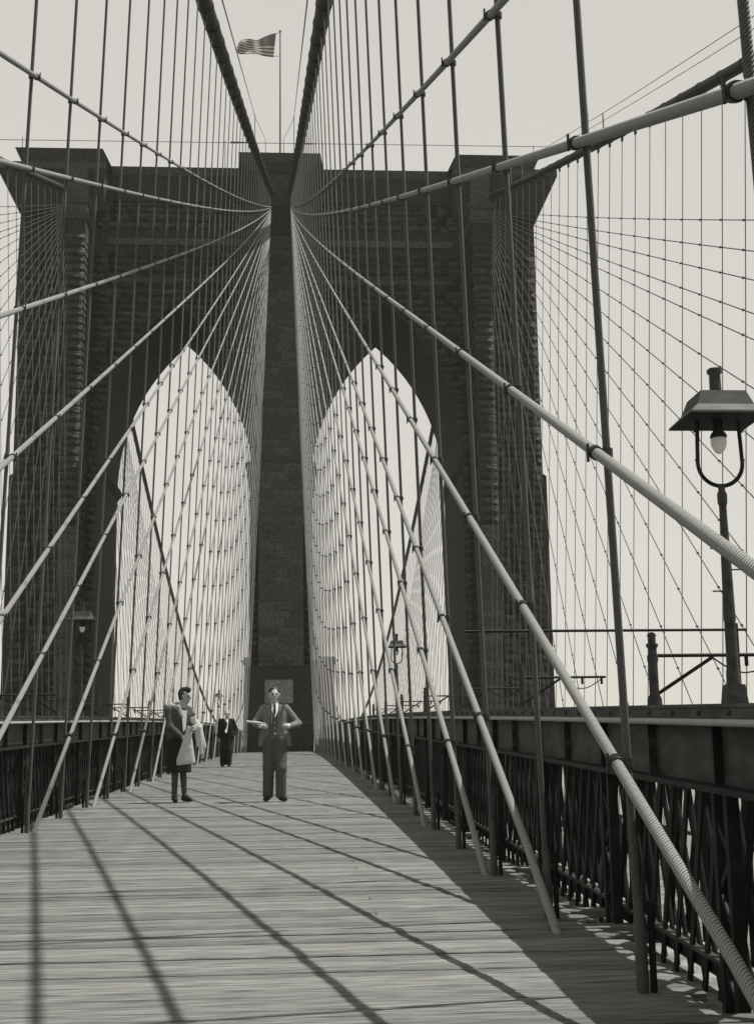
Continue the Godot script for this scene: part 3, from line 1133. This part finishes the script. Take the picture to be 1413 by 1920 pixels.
func build_flag() -> void:
	var fp := thing("flag_pole", "tall thin flag pole on top of the tower's middle block", "flag pole", "", P(-0.1, 47.25, 100.5))
	part(fp, "pole", rod(Vector3.ZERO, Vector3(0, 13.4, 0), 0.085, 8, 0.05), M.thin)
	part(fp, "finial", lathe([[0.02, 13.38], [0.11, 13.45], [0.12, 13.52], [0.03, 13.62]], 10), M.thin)
	# flag: printed cloth, hoist on the right
	var im := Image.create(190, 130, false, Image.FORMAT_RGB8)
	for y in 130:
		for x in 190:
			var st := int(y / 10.0)
			var c := Color(0.09, 0.09, 0.085) if st % 2 == 0 else Color(0.52, 0.51, 0.47)
			if x < 80 and y < 70:
				c = Color(0.085, 0.085, 0.08)
				var row := int(y / 11.7)
				var cx := fmod(float(x), 10.0)
				var cy := fmod(float(y), 11.7)
				if row < 6 and absf(cx - 5.0) + absf(cy - 5.8) < 2.4:
					c = Color(0.5, 0.49, 0.46)
			im.set_pixel(x, y, c.linear_to_srgb())
	var fm := StandardMaterial3D.new()
	fm.albedo_texture = ImageTexture.create_from_image(im)
	fm.roughness = 0.9
	fm.backlight_enabled = true
	fm.backlight = Color(0.35, 0.35, 0.33)
	fm.cull_mode = BaseMaterial3D.CULL_DISABLED
	var st := SurfaceTool.new()
	st.begin(Mesh.PRIMITIVE_TRIANGLES)
	var nu := 30
	var nv := 16
	var g := []
	for j in nv + 1:
		for i in nu + 1:
			var u := float(i) / nu
			var v := float(j) / nv
			# corners measured in metres from the top of the hoist
			var tl := Vector3(0, 0, 0)
			var bl := Vector3(-0.2, -2.25, 0.1)
			var tr := Vector3(-2.95, -1.12, 0.5)
			var br := Vector3(-3.35, -2.35, 0.9)
			var q := tl.lerp(tr, u).lerp(bl.lerp(br, u), v)
			var sag := Vector3(0, -0.12 * sin(PI * u) * (1.0 - v) + 0.06 * sin(u * 9.0 + v * 2.0) * u, 0)
			var wave := Vector3(0.05 * sin(u * 10.0 + v * 3.0) * u, 0, 0.2 * sin(u * 9.5 - v * 2.6) * (0.25 + u) + 0.07 * sin(u * 21.0 + v * 5.0) * u)
			g.append(q + sag + wave)
	for j in nv:
		for i in nu:
			var a: int = j * (nu + 1) + i
			for k in [a, a + 1, a + nu + 1, a + 1, a + nu + 2, a + nu + 1]:
				var ii: int = k % (nu + 1)
				var jj: int = k / (nu + 1)
				st.set_uv(Vector2(float(ii) / nu, float(jj) / nv))
				st.add_vertex(g[k])
	st.index()
	st.generate_normals()
	var fl := thing("flag", "striped flag with dark canton blowing left from the tower's flag pole", "flag", "", P(-0.45, 60.6, 100.5))
	part(fl, "printed_cloth", st.commit(), fm)
	for y in [-0.05, -2.15]:
		part(fl, "halyard", rod(Vector3(0.27, y + 0.05, 0), Vector3(-0.02 + y * 0.09, y, 0), 0.02, 6), M.thin)

# ------------------------------------------------------------------ people (distance fields meshed as surface nets)
func field_mesh(prims: Array, cell: float, k: float, cuts: Array, into: SurfaceTool) -> void:
	var lo := Vector3.INF
	var hi := -Vector3.INF
	for q in prims:
		var r := maxf(q[2], q[3]) * maxf(1.0, q[4] if q.size() > 4 else 1.0) + k + cell * 2.0
		lo = lo.min(q[0] - Vector3.ONE * r).min(q[1] - Vector3.ONE * r)
		hi = hi.max(q[0] + Vector3.ONE * r).max(q[1] + Vector3.ONE * r)
	var nx := int((hi.x - lo.x) / cell) + 2
	var ny := int((hi.y - lo.y) / cell) + 2
	var nz := int((hi.z - lo.z) / cell) + 2
	var f := PackedFloat32Array()
	f.resize(nx * ny * nz)
	f.fill(1.0)
	for q in prims:
		var a: Vector3 = q[0]
		var b: Vector3 = q[1]
		var ra: float = q[2]
		var rb: float = q[3]
		var fl: float = q[4] if q.size() > 4 else 1.0
		var r := maxf(ra, rb) * maxf(1.0, fl) + k + cell * 2.0
		var l := ((a.min(b) - Vector3.ONE * r - lo) / cell).max(Vector3.ZERO)
		var h := (a.max(b) + Vector3.ONE * r - lo) / cell
		var ab := b - a
		ab.z /= fl
		var ab2 := maxf(ab.length_squared(), 1e-9)
		for z in range(int(l.z), mini(int(h.z) + 1, nz)):
			for y in range(int(l.y), mini(int(h.y) + 1, ny)):
				var row := (z * ny + y) * nx
				for x in range(int(l.x), mini(int(h.x) + 1, nx)):
					var p := lo + Vector3(x, y, z) * cell - a
					p.z /= fl
					var t := clampf(p.dot(ab) / ab2, 0.0, 1.0)
					var d := (p - ab * t).length() - lerpf(ra, rb, t)
					var e := f[row + x]
					var hh := maxf(k - absf(d - e), 0.0) / k
					f[row + x] = minf(d, e) - hh * hh * k * 0.25
	for c in cuts:
		for z in nz:
			for y in ny:
				for x in nx:
					var i := (z * ny + y) * nx + x
					f[i] = maxf(f[i], (lo + Vector3(x, y, z) * cell - c[0]).dot(c[1]))
	var vid := {}
	var pos := PackedVector3Array()
	var sx := 1
	var sy := nx
	var sz := nx * ny
	var off := [0, sx, sy, sx + sy, sz, sz + sx, sz + sy, sz + sx + sy]
	var edges := [[0, 1], [2, 3], [4, 5], [6, 7], [0, 2], [1, 3], [4, 6], [5, 7], [0, 4], [1, 5], [2, 6], [3, 7]]
	for z in nz - 1:
		for y in ny - 1:
			for x in nx - 1:
				var i := z * sz + y * sy + x
				var neg := 0
				for o in off:
					if f[i + o] < 0.0:
						neg += 1
				if neg == 0 or neg == 8:
					continue
				var sum := Vector3.ZERO
				var cnt := 0
				for e in edges:
					var v0 := f[i + off[e[0]]]
					var v1 := f[i + off[e[1]]]
					if (v0 < 0.0) != (v1 < 0.0):
						var t := v0 / (v0 - v1)
						var p0 := Vector3(e[0] & 1, (e[0] >> 1) & 1, (e[0] >> 2) & 1)
						var p1 := Vector3(e[1] & 1, (e[1] >> 1) & 1, (e[1] >> 2) & 1)
						sum += p0.lerp(p1, t)
						cnt += 1
				vid[i] = pos.size()
				pos.append(lo + (Vector3(x, y, z) + sum / cnt) * cell)
	for i in vid.keys():
		var x: int = i % nx
		var y: int = (i / nx) % ny
		var z: int = i / sz
		for ax in 3:
			var d: int = [sx, sy, sz][ax]
			var u: int = [sy, sz, sx][ax]
			var w: int = [sz, sx, sy][ax]
			if f[i] < 0.0 == (f[i + d] < 0.0):
				continue
			if not (vid.has(i - u) and vid.has(i - w) and vid.has(i - u - w)):
				continue
			var q := [vid[i], vid[i - u], vid[i - u - w], vid[i - w]]
			var order := [0, 2, 1, 0, 3, 2] if f[i] < 0.0 else [0, 1, 2, 0, 2, 3]
			for o in order:
				var v := pos[q[o]]
				var gx := ((v - lo) / cell).clamp(Vector3.ONE, Vector3(nx - 3, ny - 3, nz - 3))
				var c := int(gx.z + 0.5) * sz + int(gx.y + 0.5) * sy + int(gx.x + 0.5)
				into.set_normal(Vector3(f[c + sx] - f[c - sx], f[c + sy] - f[c - sy], f[c + sz] - f[c - sz]).normalized())
				into.add_vertex(v)

func field(prims: Array, cell: float, k: float, cuts := []) -> ArrayMesh:
	var st := SurfaceTool.new()
	st.begin(Mesh.PRIMITIVE_TRIANGLES)
	field_mesh(prims, cell, k, cuts, st)
	st.index()
	return st.commit()

func hand_prims(wrist: Vector3, dir: Vector3, palm: Vector3, thumb_side: float, curl: float) -> Array:
	# dir along the hand, palm the way the palm faces
	var d := dir.normalized()
	var n := (palm - d * palm.dot(d)).normalized()
	var s := d.cross(n) * thumb_side
	var out := [[wrist, wrist + d * 0.085, 0.026, 0.030, 1.0], [wrist + d * 0.04 - s * 0.02, wrist + d * 0.085 - s * 0.025, 0.016, 0.016, 1.0]]
	var len := [0.070, 0.080, 0.075, 0.058]
	for i in 4:
		var r := wrist + d * 0.09 + s * (0.030 - 0.020 * i)
		var m: Vector3 = r + (d * cos(curl) + n * sin(curl)) * len[i] * 0.5
		var e: Vector3 = m + (d * cos(curl * 2.1) + n * sin(curl * 2.1)) * len[i] * 0.5
		out.append([r, m, 0.0095, 0.009, 1.0])
		out.append([m, e, 0.009, 0.0078, 1.0])
	var tb := wrist + d * 0.03 + s * 0.026
	var tm := tb + (d * 0.6 + s * 0.6 + n * 0.35).normalized() * 0.04
	out.append([tb, tm, 0.013, 0.011, 1.0])
	out.append([tm, tm + (d * 0.9 + n * 0.5).normalized() * 0.035, 0.011, 0.009, 1.0])
	return out

func head_prims(c: Vector3, face: Vector3, r: float) -> Array:
	var f := face.normalized()
	var s := Vector3.UP.cross(f).normalized()
	return [
		[c + Vector3(0, 0.035, 0) - f * 0.012, c + Vector3(0, 0.02, 0) - f * 0.005, r, r * 0.98, 1.0],
		[c + f * 0.018 + Vector3(0, -0.035, 0), c + f * 0.034 + Vector3(0, -0.085, 0), r * 0.80, r * 0.48, 1.0],
		[c + f * 0.085 + Vector3(0, 0.022, 0), c + f * 0.108 + Vector3(0, -0.016, 0), 0.010, 0.015, 1.0],
		[c + f * 0.075 + s * 0.03 + Vector3(0, 0.033, 0), c + f * 0.075 - s * 0.03 + Vector3(0, 0.033, 0), 0.016, 0.016, 1.0],
		[c + f * 0.082 + s * 0.014 + Vector3(0, -0.05, 0), c + f * 0.082 - s * 0.014 + Vector3(0, -0.05, 0), 0.010, 0.010, 1.0],
		[c + s * r * 0.98 + Vector3(0, 0.02, 0), c + s * r * 1.0 + Vector3(0, -0.02, 0), 0.016, 0.011, 1.0],
		[c - s * r * 0.98 + Vector3(0, 0.02, 0), c - s * r * 1.0 + Vector3(0, -0.02, 0), 0.016, 0.011, 1.0],
		[c - f * 0.02 + Vector3(0, -0.06, 0), c - f * 0.03 + Vector3(0, -0.17, 0), 0.055, 0.058, 1.0],
	]

# j: joints by name. The body is one surface; clothes are shells over it.
func person(label: String, at: Vector3, j: Dictionary, face: Vector3, look: Dictionary) -> Node3D:
	var t := thing("person", label, "person", "", at)
	var body := [
		[j.hip + Vector3(0, 0.02, 0), j.chest, 0.115, 0.125, 0.8], [j.chest, j.neck + Vector3(0, -0.05, 0), 0.125, 0.07, 0.8], [j.neck + Vector3(0, -0.06, 0), j.head + Vector3(0, -0.06, 0) - face * 0.02, 0.056, 0.052, 1.0],
	]
	for s in ["l", "r"]:
		body.append([j["sh" + s], j["el" + s], 0.046, 0.038, 1.0])
		body.append([j["el" + s], j["wr" + s], 0.038, 0.027, 1.0])
		body.append([j["hp" + s], j["kn" + s], 0.078, 0.054, 1.0])
		body.append([j["kn" + s], j["an" + s], 0.052, 0.036, 1.0])
		body.append([j["an" + s] + Vector3(0, -0.02, 0), j["an" + s] + Vector3(0, -0.048, 0) + j["toe" + s] * 0.5, 0.03, 0.022, 1.0])
	var st := SurfaceTool.new()
	st.begin(Mesh.PRIMITIVE_TRIANGLES)
	field_mesh(body, 0.017, 0.03, [], st)
	field_mesh(head_prims(j.head, face, 0.082), 0.007, 0.022, [], st)
	for s in ["l", "r"]:
		if j.has("hand" + s):
			var h: Array = j["hand" + s]
			field_mesh(hand_prims(j["wr" + s], h[0], h[1], h[2], h[3]), 0.0045, 0.006, [], st)
	part(t, "body", st.commit(), M.skin)
	var fs := Vector3.UP.cross(face).normalized()
	for d in [-1.0, 1.0]:
		part(t, "eye", field([[j.head + face * 0.0815 + fs * 0.03 * d + Vector3(0, 0.012, 0), j.head + face * 0.0815 + fs * 0.034 * d + Vector3(0, 0.012, 0), 0.0085, 0.0085, 1.0]], 0.003, 0.004), M.hair)
	part(t, "hair", field(look.hair, 0.011, 0.03, look.get("hair_cuts", [])), look.hair_mat)
	part(t, "trousers" if not look.has("skirt") else "skirt", field(look.legs, 0.016, 0.03, look.get("leg_cuts", [])), look.leg_mat)
	part(t, "jacket", field(look.jacket, 0.014, 0.028, look.get("jacket_cuts", [])), look.jacket_mat)
	for s in ["l", "r"]:
		var a: Vector3 = j["an" + s]
		var d: Vector3 = j["toe" + s]
		part(t, "shoe", field([[a + Vector3(0, -0.035, 0) - d * 0.15, a + Vector3(0, -0.045, 0) + d * 0.5, 0.042, 0.04, 1.0], [a + Vector3(0, -0.045, 0) + d * 0.5, a + Vector3(0, -0.055, 0) + d, 0.042, 0.028, 1.0]], 0.009, 0.02, [[Vector3(0, 0.004, 0), Vector3.DOWN]]), M.shoe)
	return t

func wedge(pts: Array, depth: Vector3) -> ArrayMesh:
	# closed flat patch of cloth with thickness, from an outline
	var c := Vector3.ZERO
	for p in pts:
		c += p
	c = c / pts.size() - depth * 0.5
	var back := []
	for p in pts:
		back.append(p - depth)
	var polys := [pts, back]
	for i in pts.size():
		var k := (i + 1) % pts.size()
		polys.append([pts[i], pts[k], back[k], back[i]])
	return poly_mesh(polys, c)

func build_people() -> void:
	# --- man in the light suit, facing the camera, hands before him
	var s := 21.45
	var at := P(0.47, deck(s) + 0.003, s)
	var j := {
		"hip": Vector3(0, 0.98, 0), "chest": Vector3(0.0, 1.36, 0.0), "neck": Vector3(0.0, 1.555, 0.0), "head": Vector3(-0.01, 1.695, 0.025),
		"shl": Vector3(-0.175, 1.48, -0.01), "ell": Vector3(-0.32, 1.25, 0.02), "wrl": Vector3(-0.25, 1.20, 0.22),
		"shr": Vector3(0.18, 1.48, -0.01), "elr": Vector3(0.38, 1.23, -0.03), "wrr": Vector3(0.24, 1.19, 0.18),
		"hpl": Vector3(-0.09, 0.96, 0.0), "knl": Vector3(-0.10, 0.53, 0.03), "anl": Vector3(-0.11, 0.09, -0.05), "toel": Vector3(-0.05, 0, 0.18),
		"hpr": Vector3(0.09, 0.96, 0.0), "knr": Vector3(0.10, 0.53, 0.08), "anr": Vector3(0.10, 0.09, 0.05), "toer": Vector3(0.08, 0, 0.18),
		"handl": [Vector3(0.85, -0.1, 0.4), Vector3(0.2, -0.2, -1), 1.0, 0.75], "handr": [Vector3(-0.85, 0.0, 0.35), Vector3(-0.2, -0.2, -1), -1.0, 0.8],
	}
	var hd: Vector3 = j.head
	var look := {
		"hair": [[hd + Vector3(-0.02, 0.075, -0.01), hd + Vector3(0.025, 0.07, -0.02), 0.062, 0.06, 1.0], [hd + Vector3(0, 0.03, -0.04), hd + Vector3(0, -0.03, -0.045), 0.062, 0.05, 1.0], [hd + Vector3(-0.055, 0.05, 0.01), hd + Vector3(-0.065, 0.01, 0.0), 0.03, 0.02, 1.0], [hd + Vector3(0.055, 0.05, 0.01), hd + Vector3(0.065, 0.015, 0.0), 0.026, 0.018, 1.0]],
		"hair_mat": M.hair,
		"legs": [[Vector3(-0.05, 1.0, 0), Vector3(0.05, 1.0, 0), 0.135, 0.135, 0.85], [j.hpl, j.knl, 0.115, 0.092, 1.0], [j.knl, j.anl + Vector3(0, -0.01, 0), 0.092, 0.086, 1.0], [j.hpr, j.knr, 0.115, 0.092, 1.0], [j.knr, j.anr + Vector3(0, -0.01, 0), 0.092, 0.086, 1.0]],
		"leg_cuts": [[Vector3(0, 0.055, 0), Vector3.DOWN], [Vector3(0, 1.08, 0), Vector3.UP]],
		"leg_mat": M.trousers,
		"jacket": [[Vector3(-0.06, 1.0, -0.01), Vector3(-0.06, 1.38, -0.01), 0.145, 0.15, 0.8], [Vector3(0.06, 1.0, -0.01), Vector3(0.06, 1.38, -0.01), 0.145, 0.15, 0.8], [j.shl + Vector3(0.04, -0.01, 0), j.shr + Vector3(-0.04, -0.01, 0), 0.075, 0.075, 1.0], [j.shl, j.ell, 0.066, 0.056, 1.0], [j.ell, j.wrl, 0.056, 0.046, 1.0], [j.shr, j.elr, 0.066, 0.056, 1.0], [j.elr, j.wrr, 0.056, 0.046, 1.0], [Vector3(-0.17, 1.05, 0.0), Vector3(-0.22, 0.90, 0.0), 0.085, 0.05, 1.0], [Vector3(0.17, 1.05, 0.0), Vector3(0.22, 0.90, 0.0), 0.085, 0.05, 1.0]],
		"jacket_cuts": [[Vector3(0, 0.86, 0), Vector3.DOWN], [Vector3(0, 1.56, 0), Vector3(0, 1, 0.25).normalized()]],
		"jacket_mat": M.suit,
	}
	var t := person("person in a pale open suit jacket, dark tie and waistcoat walking towards us", at, j, Vector3(0.12, 0, 1).normalized(), look)
	part(t, "waistcoat", field([[Vector3(0, 1.02, 0.075), Vector3(0, 1.36, 0.07), 0.085, 0.085, 0.75], [Vector3(-0.05, 1.06, 0.06), Vector3(-0.06, 1.4, 0.06), 0.07, 0.06, 0.8], [Vector3(0.05, 1.06, 0.06), Vector3(0.06, 1.4, 0.06), 0.07, 0.06, 0.8]], 0.012, 0.03), M.vest)
	part(t, "shirt_front", wedge([Vector3(-0.058, 1.545, 0.075), Vector3(0.06, 1.545, 0.075), Vector3(0.052, 1.44, 0.135), Vector3(0.006, 1.33, 0.149), Vector3(-0.046, 1.44, 0.135)], Vector3(0, 0, 0.05)), M.shirt)
	part(t, "collar", lathe([[0.062, 1.50], [0.064, 1.52], [0.06, 1.565]], 14), M.shirt)
	part(t, "tie", wedge([Vector3(-0.018, 1.545, 0.085), Vector3(0.014, 1.545, 0.085), Vector3(0.02, 1.42, 0.148), Vector3(0.004, 1.34, 0.156), Vector3(-0.02, 1.42, 0.148)], Vector3(0, 0, 0.03)), M.hair)
	for d in [-1.0, 1.0]:
		part(t, "lapel", wedge([Vector3(d * 0.07, 1.55, 0.06), Vector3(d * 0.135, 1.46, 0.115), Vector3(d * 0.10, 1.42, 0.135), Vector3(d * 0.045, 1.18, 0.148), Vector3(d * 0.04, 1.40, 0.146)], Vector3(0, 0, 0.02)), M.suit)
		part(t, "cuff", field([[(j.wrl if d < 0.0 else j.wrr), (j.wrl if d < 0.0 else j.wrr) + (Vector3(0.02, 0, 0.02) if d < 0.0 else Vector3(-0.02, 0, 0.02)), 0.04, 0.04, 1.0]], 0.008, 0.01), M.shirt)
	for k in 3:
		part(t, "button", field([[Vector3(0.004, 1.25 - 0.09 * k, 0.140), Vector3(0.004, 1.25 - 0.09 * k, 0.142), 0.011, 0.011, 1.0]], 0.004, 0.004), M.shirt)
	var np := thing("folded_newspaper", "folded pale newspaper in the hand of the person in the pale suit", "newspaper", "", at + Vector3(-0.24, 1.225, 0.29))
	part(np, "paper", cbox(Vector3(0.26, 0.035, 0.05), 0.012), M.cloth, Transform3D(Basis(Vector3.BACK, -0.12), Vector3(-0.09, 0.03, 0)))

	# --- person in the dark jacket, turned to the right, pale collar, white cloths over the arm
	s = 21.6
	at = P(-1.09, deck(s) + 0.003, s)
	var face := Vector3(0.86, -0.12, 0.35).normalized()
	j = {
		"hip": Vector3(-0.01, 0.98, 0), "chest": Vector3(-0.02, 1.36, 0.0), "neck": Vector3(0.02, 1.555, 0.0), "head": Vector3(0.09, 1.695, 0.02),
		"shl": Vector3(-0.17, 1.47, 0.05), "ell": Vector3(-0.13, 1.20, 0.13), "wrl": Vector3(0.05, 1.05, 0.20),
		"shr": Vector3(0.14, 1.47, -0.06), "elr": Vector3(0.22, 1.24, 0.02), "wrr": Vector3(0.24, 1.20, 0.19),
		"hpl": Vector3(-0.08, 0.96, 0.02), "knl": Vector3(-0.05, 0.52, 0.06), "anl": Vector3(-0.06, 0.09, 0.03), "toel": Vector3(0.05, 0, 0.17),
		"hpr": Vector3(0.07, 0.96, -0.02), "knr": Vector3(0.07, 0.52, 0.0), "anr": Vector3(0.10, 0.09, -0.04), "toer": Vector3(0.12, 0, 0.13),
		"handl": [Vector3(0.8, -0.45, 0.4), Vector3(0.1, -0.5, -0.9), 1.0, 0.7], "handr": [Vector3(0.2, -0.2, 0.9), Vector3(0, -1, 0), -1.0, 0.8],
	}
	hd = j.head
	look = {
		"skirt": true,
		"hair": [[hd + Vector3(-0.03, 0.085, -0.01), hd + Vector3(0.05, 0.105, 0.02), 0.068, 0.052, 1.0], [hd + Vector3(-0.05, 0.04, -0.02), hd + Vector3(-0.05, -0.03, -0.02), 0.07, 0.055, 1.0], [hd + Vector3(-0.03, 0.03, 0.04), hd + Vector3(-0.035, -0.01, 0.045), 0.05, 0.035, 1.0]],
		"hair_mat": M.hair,
		"legs": [[Vector3(-0.03, 1.02, 0), Vector3(0.02, 1.02, 0), 0.13, 0.13, 0.9], [Vector3(-0.04, 0.95, 0.01), Vector3(-0.03, 0.42, 0.04), 0.155, 0.15, 0.9], [Vector3(0.05, 0.95, 0.0), Vector3(0.06, 0.42, 0.0), 0.15, 0.15, 0.9]],
		"leg_cuts": [[Vector3(0, 0.47, 0), Vector3.DOWN]],
		"leg_mat": M.skirt,
		"jacket": [[Vector3(-0.05, 1.02, 0.0), Vector3(-0.06, 1.38, 0.0), 0.15, 0.15, 0.85], [Vector3(0.03, 1.02, 0.0), Vector3(0.03, 1.38, 0.0), 0.14, 0.145, 0.85], [j.shl + Vector3(0.04, 0, 0), j.shr + Vector3(-0.03, 0, 0), 0.075, 0.075, 1.0], [j.shl, j.ell, 0.074, 0.06, 1.0], [j.ell, j.wrl, 0.06, 0.046, 1.0], [j.shr, j.elr, 0.072, 0.058, 1.0], [j.elr, j.wrr, 0.058, 0.045, 1.0]],
		"jacket_cuts": [[Vector3(0, 0.96, 0), Vector3.DOWN]],
		"jacket_mat": M.grey_suit,
	}
	t = person("person in a dark jacket and skirt with pale collar, looking aside to the right", at, j, face, look)
	part(t, "collar", field([[Vector3(-0.13, 1.535, 0.05), Vector3(-0.01, 1.52, 0.10), 0.05, 0.04, 1.0], [Vector3(-0.01, 1.52, 0.10), Vector3(0.06, 1.36, 0.135), 0.04, 0.026, 0.7], [Vector3(-0.13, 1.535, 0.03), Vector3(-0.03, 1.57, -0.05), 0.05, 0.04, 1.0], [Vector3(-0.15, 1.50, 0.07), Vector3(-0.18, 1.40, 0.10), 0.035, 0.02, 1.0]], 0.012, 0.03), M.fur)
	part(t, "blouse", wedge([Vector3(0.05, 1.47, 0.13), Vector3(0.13, 1.46, 0.12), Vector3(0.12, 1.16, 0.17), Vector3(0.08, 1.12, 0.175)], Vector3(0, 0, 0.05)), M.shirt)
	for sd in ["l", "r"]:
		part(t, "stocking", field([[j["kn" + sd], j["an" + sd], 0.058, 0.042, 1.0], [j["an" + sd], j["an" + sd] + j["toe" + sd] * 0.4, 0.042, 0.036, 1.0]], 0.012, 0.02), M.stocking)
	var cl := thing("white_bag", "long white cloth bag hanging before the dark-jacketed person's skirt", "bag", "", at + Vector3(0.12, 0.56, 0.26))
	part(cl, "cloth", field([[Vector3(0.06, 0.62, 0.0), Vector3(0.0, 0.10, 0.0), 0.035, 0.135, 0.45], [Vector3(0.06, 0.6, 0.0), Vector3(0.09, 0.08, 0.01), 0.03, 0.08, 0.5], [Vector3(0.05, 0.3, 0.02), Vector3(-0.07, 0.06, 0.02), 0.05, 0.06, 0.5]], 0.012, 0.02, [[Vector3(0, 0.04, 0), Vector3(0.1, -1, 0).normalized()]]), M.cloth)
	var c2 := thing("white_coat", "white folded coat draped over the dark-jacketed person's arm, beside the bag", "coat", "", at + Vector3(0.28, 0.78, 0.2))
	part(c2, "cloth", field([[Vector3(-0.04, 0.53, -0.02), Vector3(0.05, 0.42, 0.0), 0.05, 0.06, 0.6], [Vector3(0.05, 0.42, 0.0), Vector3(0.12, 0.10, 0.0), 0.055, 0.06, 0.4], [Vector3(0.01, 0.42, 0.03), Vector3(0.05, 0.12, 0.03), 0.035, 0.03, 0.5], [Vector3(0.07, 0.4, 0.03), Vector3(0.10, 0.0, 0.02), 0.03, 0.03, 0.5], [Vector3(0.13, 0.12, 0.0), Vector3(0.12, -0.08, 0.0), 0.04, 0.02, 0.5]], 0.010, 0.014), M.cloth)

	# --- man in the dark suit further back
	s = 40.4
	at = P(-1.24, deck(s) + 0.003, s)
	j = {
		"hip": Vector3(0, 0.92, 0), "chest": Vector3(0, 1.26, 0), "neck": Vector3(0, 1.45, 0), "head": Vector3(0.02, 1.59, 0.03),
		"shl": Vector3(-0.18, 1.38, 0), "ell": Vector3(-0.25, 1.10, -0.02), "wrl": Vector3(-0.24, 0.87, 0.08),
		"shr": Vector3(0.18, 1.38, 0), "elr": Vector3(0.29, 1.12, -0.05), "wrr": Vector3(0.20, 0.92, 0.07),
		"hpl": Vector3(-0.09, 0.9, 0), "knl": Vector3(-0.10, 0.5, 0.06), "anl": Vector3(-0.10, 0.09, -0.03), "toel": Vector3(-0.03, 0, 0.18),
		"hpr": Vector3(0.09, 0.9, 0), "knr": Vector3(0.09, 0.5, 0.1), "anr": Vector3(0.08, 0.09, 0.12), "toer": Vector3(0.03, 0, 0.18),
		"handl": [Vector3(0.1, -1, 0.3), Vector3(0.8, 0, -0.3), 1.0, 0.5],
	}
	hd = j.head
	look = {
		"hair": [[hd + Vector3(-0.02, 0.06, -0.03), hd + Vector3(0.02, 0.06, -0.03), 0.062, 0.062, 1.0], [hd + Vector3(0, 0.02, -0.05), hd + Vector3(0, -0.03, -0.05), 0.058, 0.05, 1.0]],
		"hair_mat": M.grey_hair,
		"legs": [[Vector3(-0.05, 0.93, 0), Vector3(0.05, 0.93, 0), 0.13, 0.13, 0.85], [j.hpl, j.knl, 0.115, 0.10, 1.0], [j.knl, j.anl + Vector3(0, -0.01, 0), 0.10, 0.09, 1.0], [j.hpr, j.knr, 0.115, 0.10, 1.0], [j.knr, j.anr + Vector3(0, -0.01, 0), 0.10, 0.09, 1.0]],
		"leg_cuts": [[Vector3(0, 0.055, 0), Vector3.DOWN]],
		"leg_mat": M.dark_suit,
		"jacket": [[Vector3(-0.07, 0.86, 0), Vector3(-0.06, 1.28, 0), 0.15, 0.15, 0.85], [Vector3(0.07, 0.86, 0), Vector3(0.06, 1.28, 0), 0.15, 0.15, 0.85], [j.shl + Vector3(0.04, 0, 0), j.shr + Vector3(-0.04, 0, 0), 0.075, 0.075, 1.0], [j.shl, j.ell, 0.075, 0.065, 1.0], [j.ell, j.wrl, 0.065, 0.05, 1.0], [j.shr, j.elr, 0.075, 0.065, 1.0], [j.elr, j.wrr, 0.065, 0.06, 1.0]],
		"jacket_cuts": [[Vector3(0, 0.76, 0), Vector3.DOWN]],
		"jacket_mat": M.dark_suit,
	}
	t = person("person in a black suit and white shirt walking behind the other two", at, j, Vector3(0.05, -0.1, 1).normalized(), look)
	part(t, "shirt_front", wedge([Vector3(-0.05, 1.44, 0.075), Vector3(0.06, 1.44, 0.075), Vector3(0.06, 1.30, 0.135), Vector3(0.02, 1.02, 0.14), Vector3(-0.03, 1.02, 0.14), Vector3(-0.04, 1.30, 0.135)], Vector3(0, 0, 0.05)), M.shirt)
	var pp := thing("rolled_paper", "white rolled paper under the arm of the person in the black suit", "paper", "", at + Vector3(-0.31, 1.0, 0.08))
	part(pp, "roll", lathe([[0.035, 0.0], [0.045, 0.02], [0.05, 0.3], [0.04, 0.32]], 10), M.cloth)
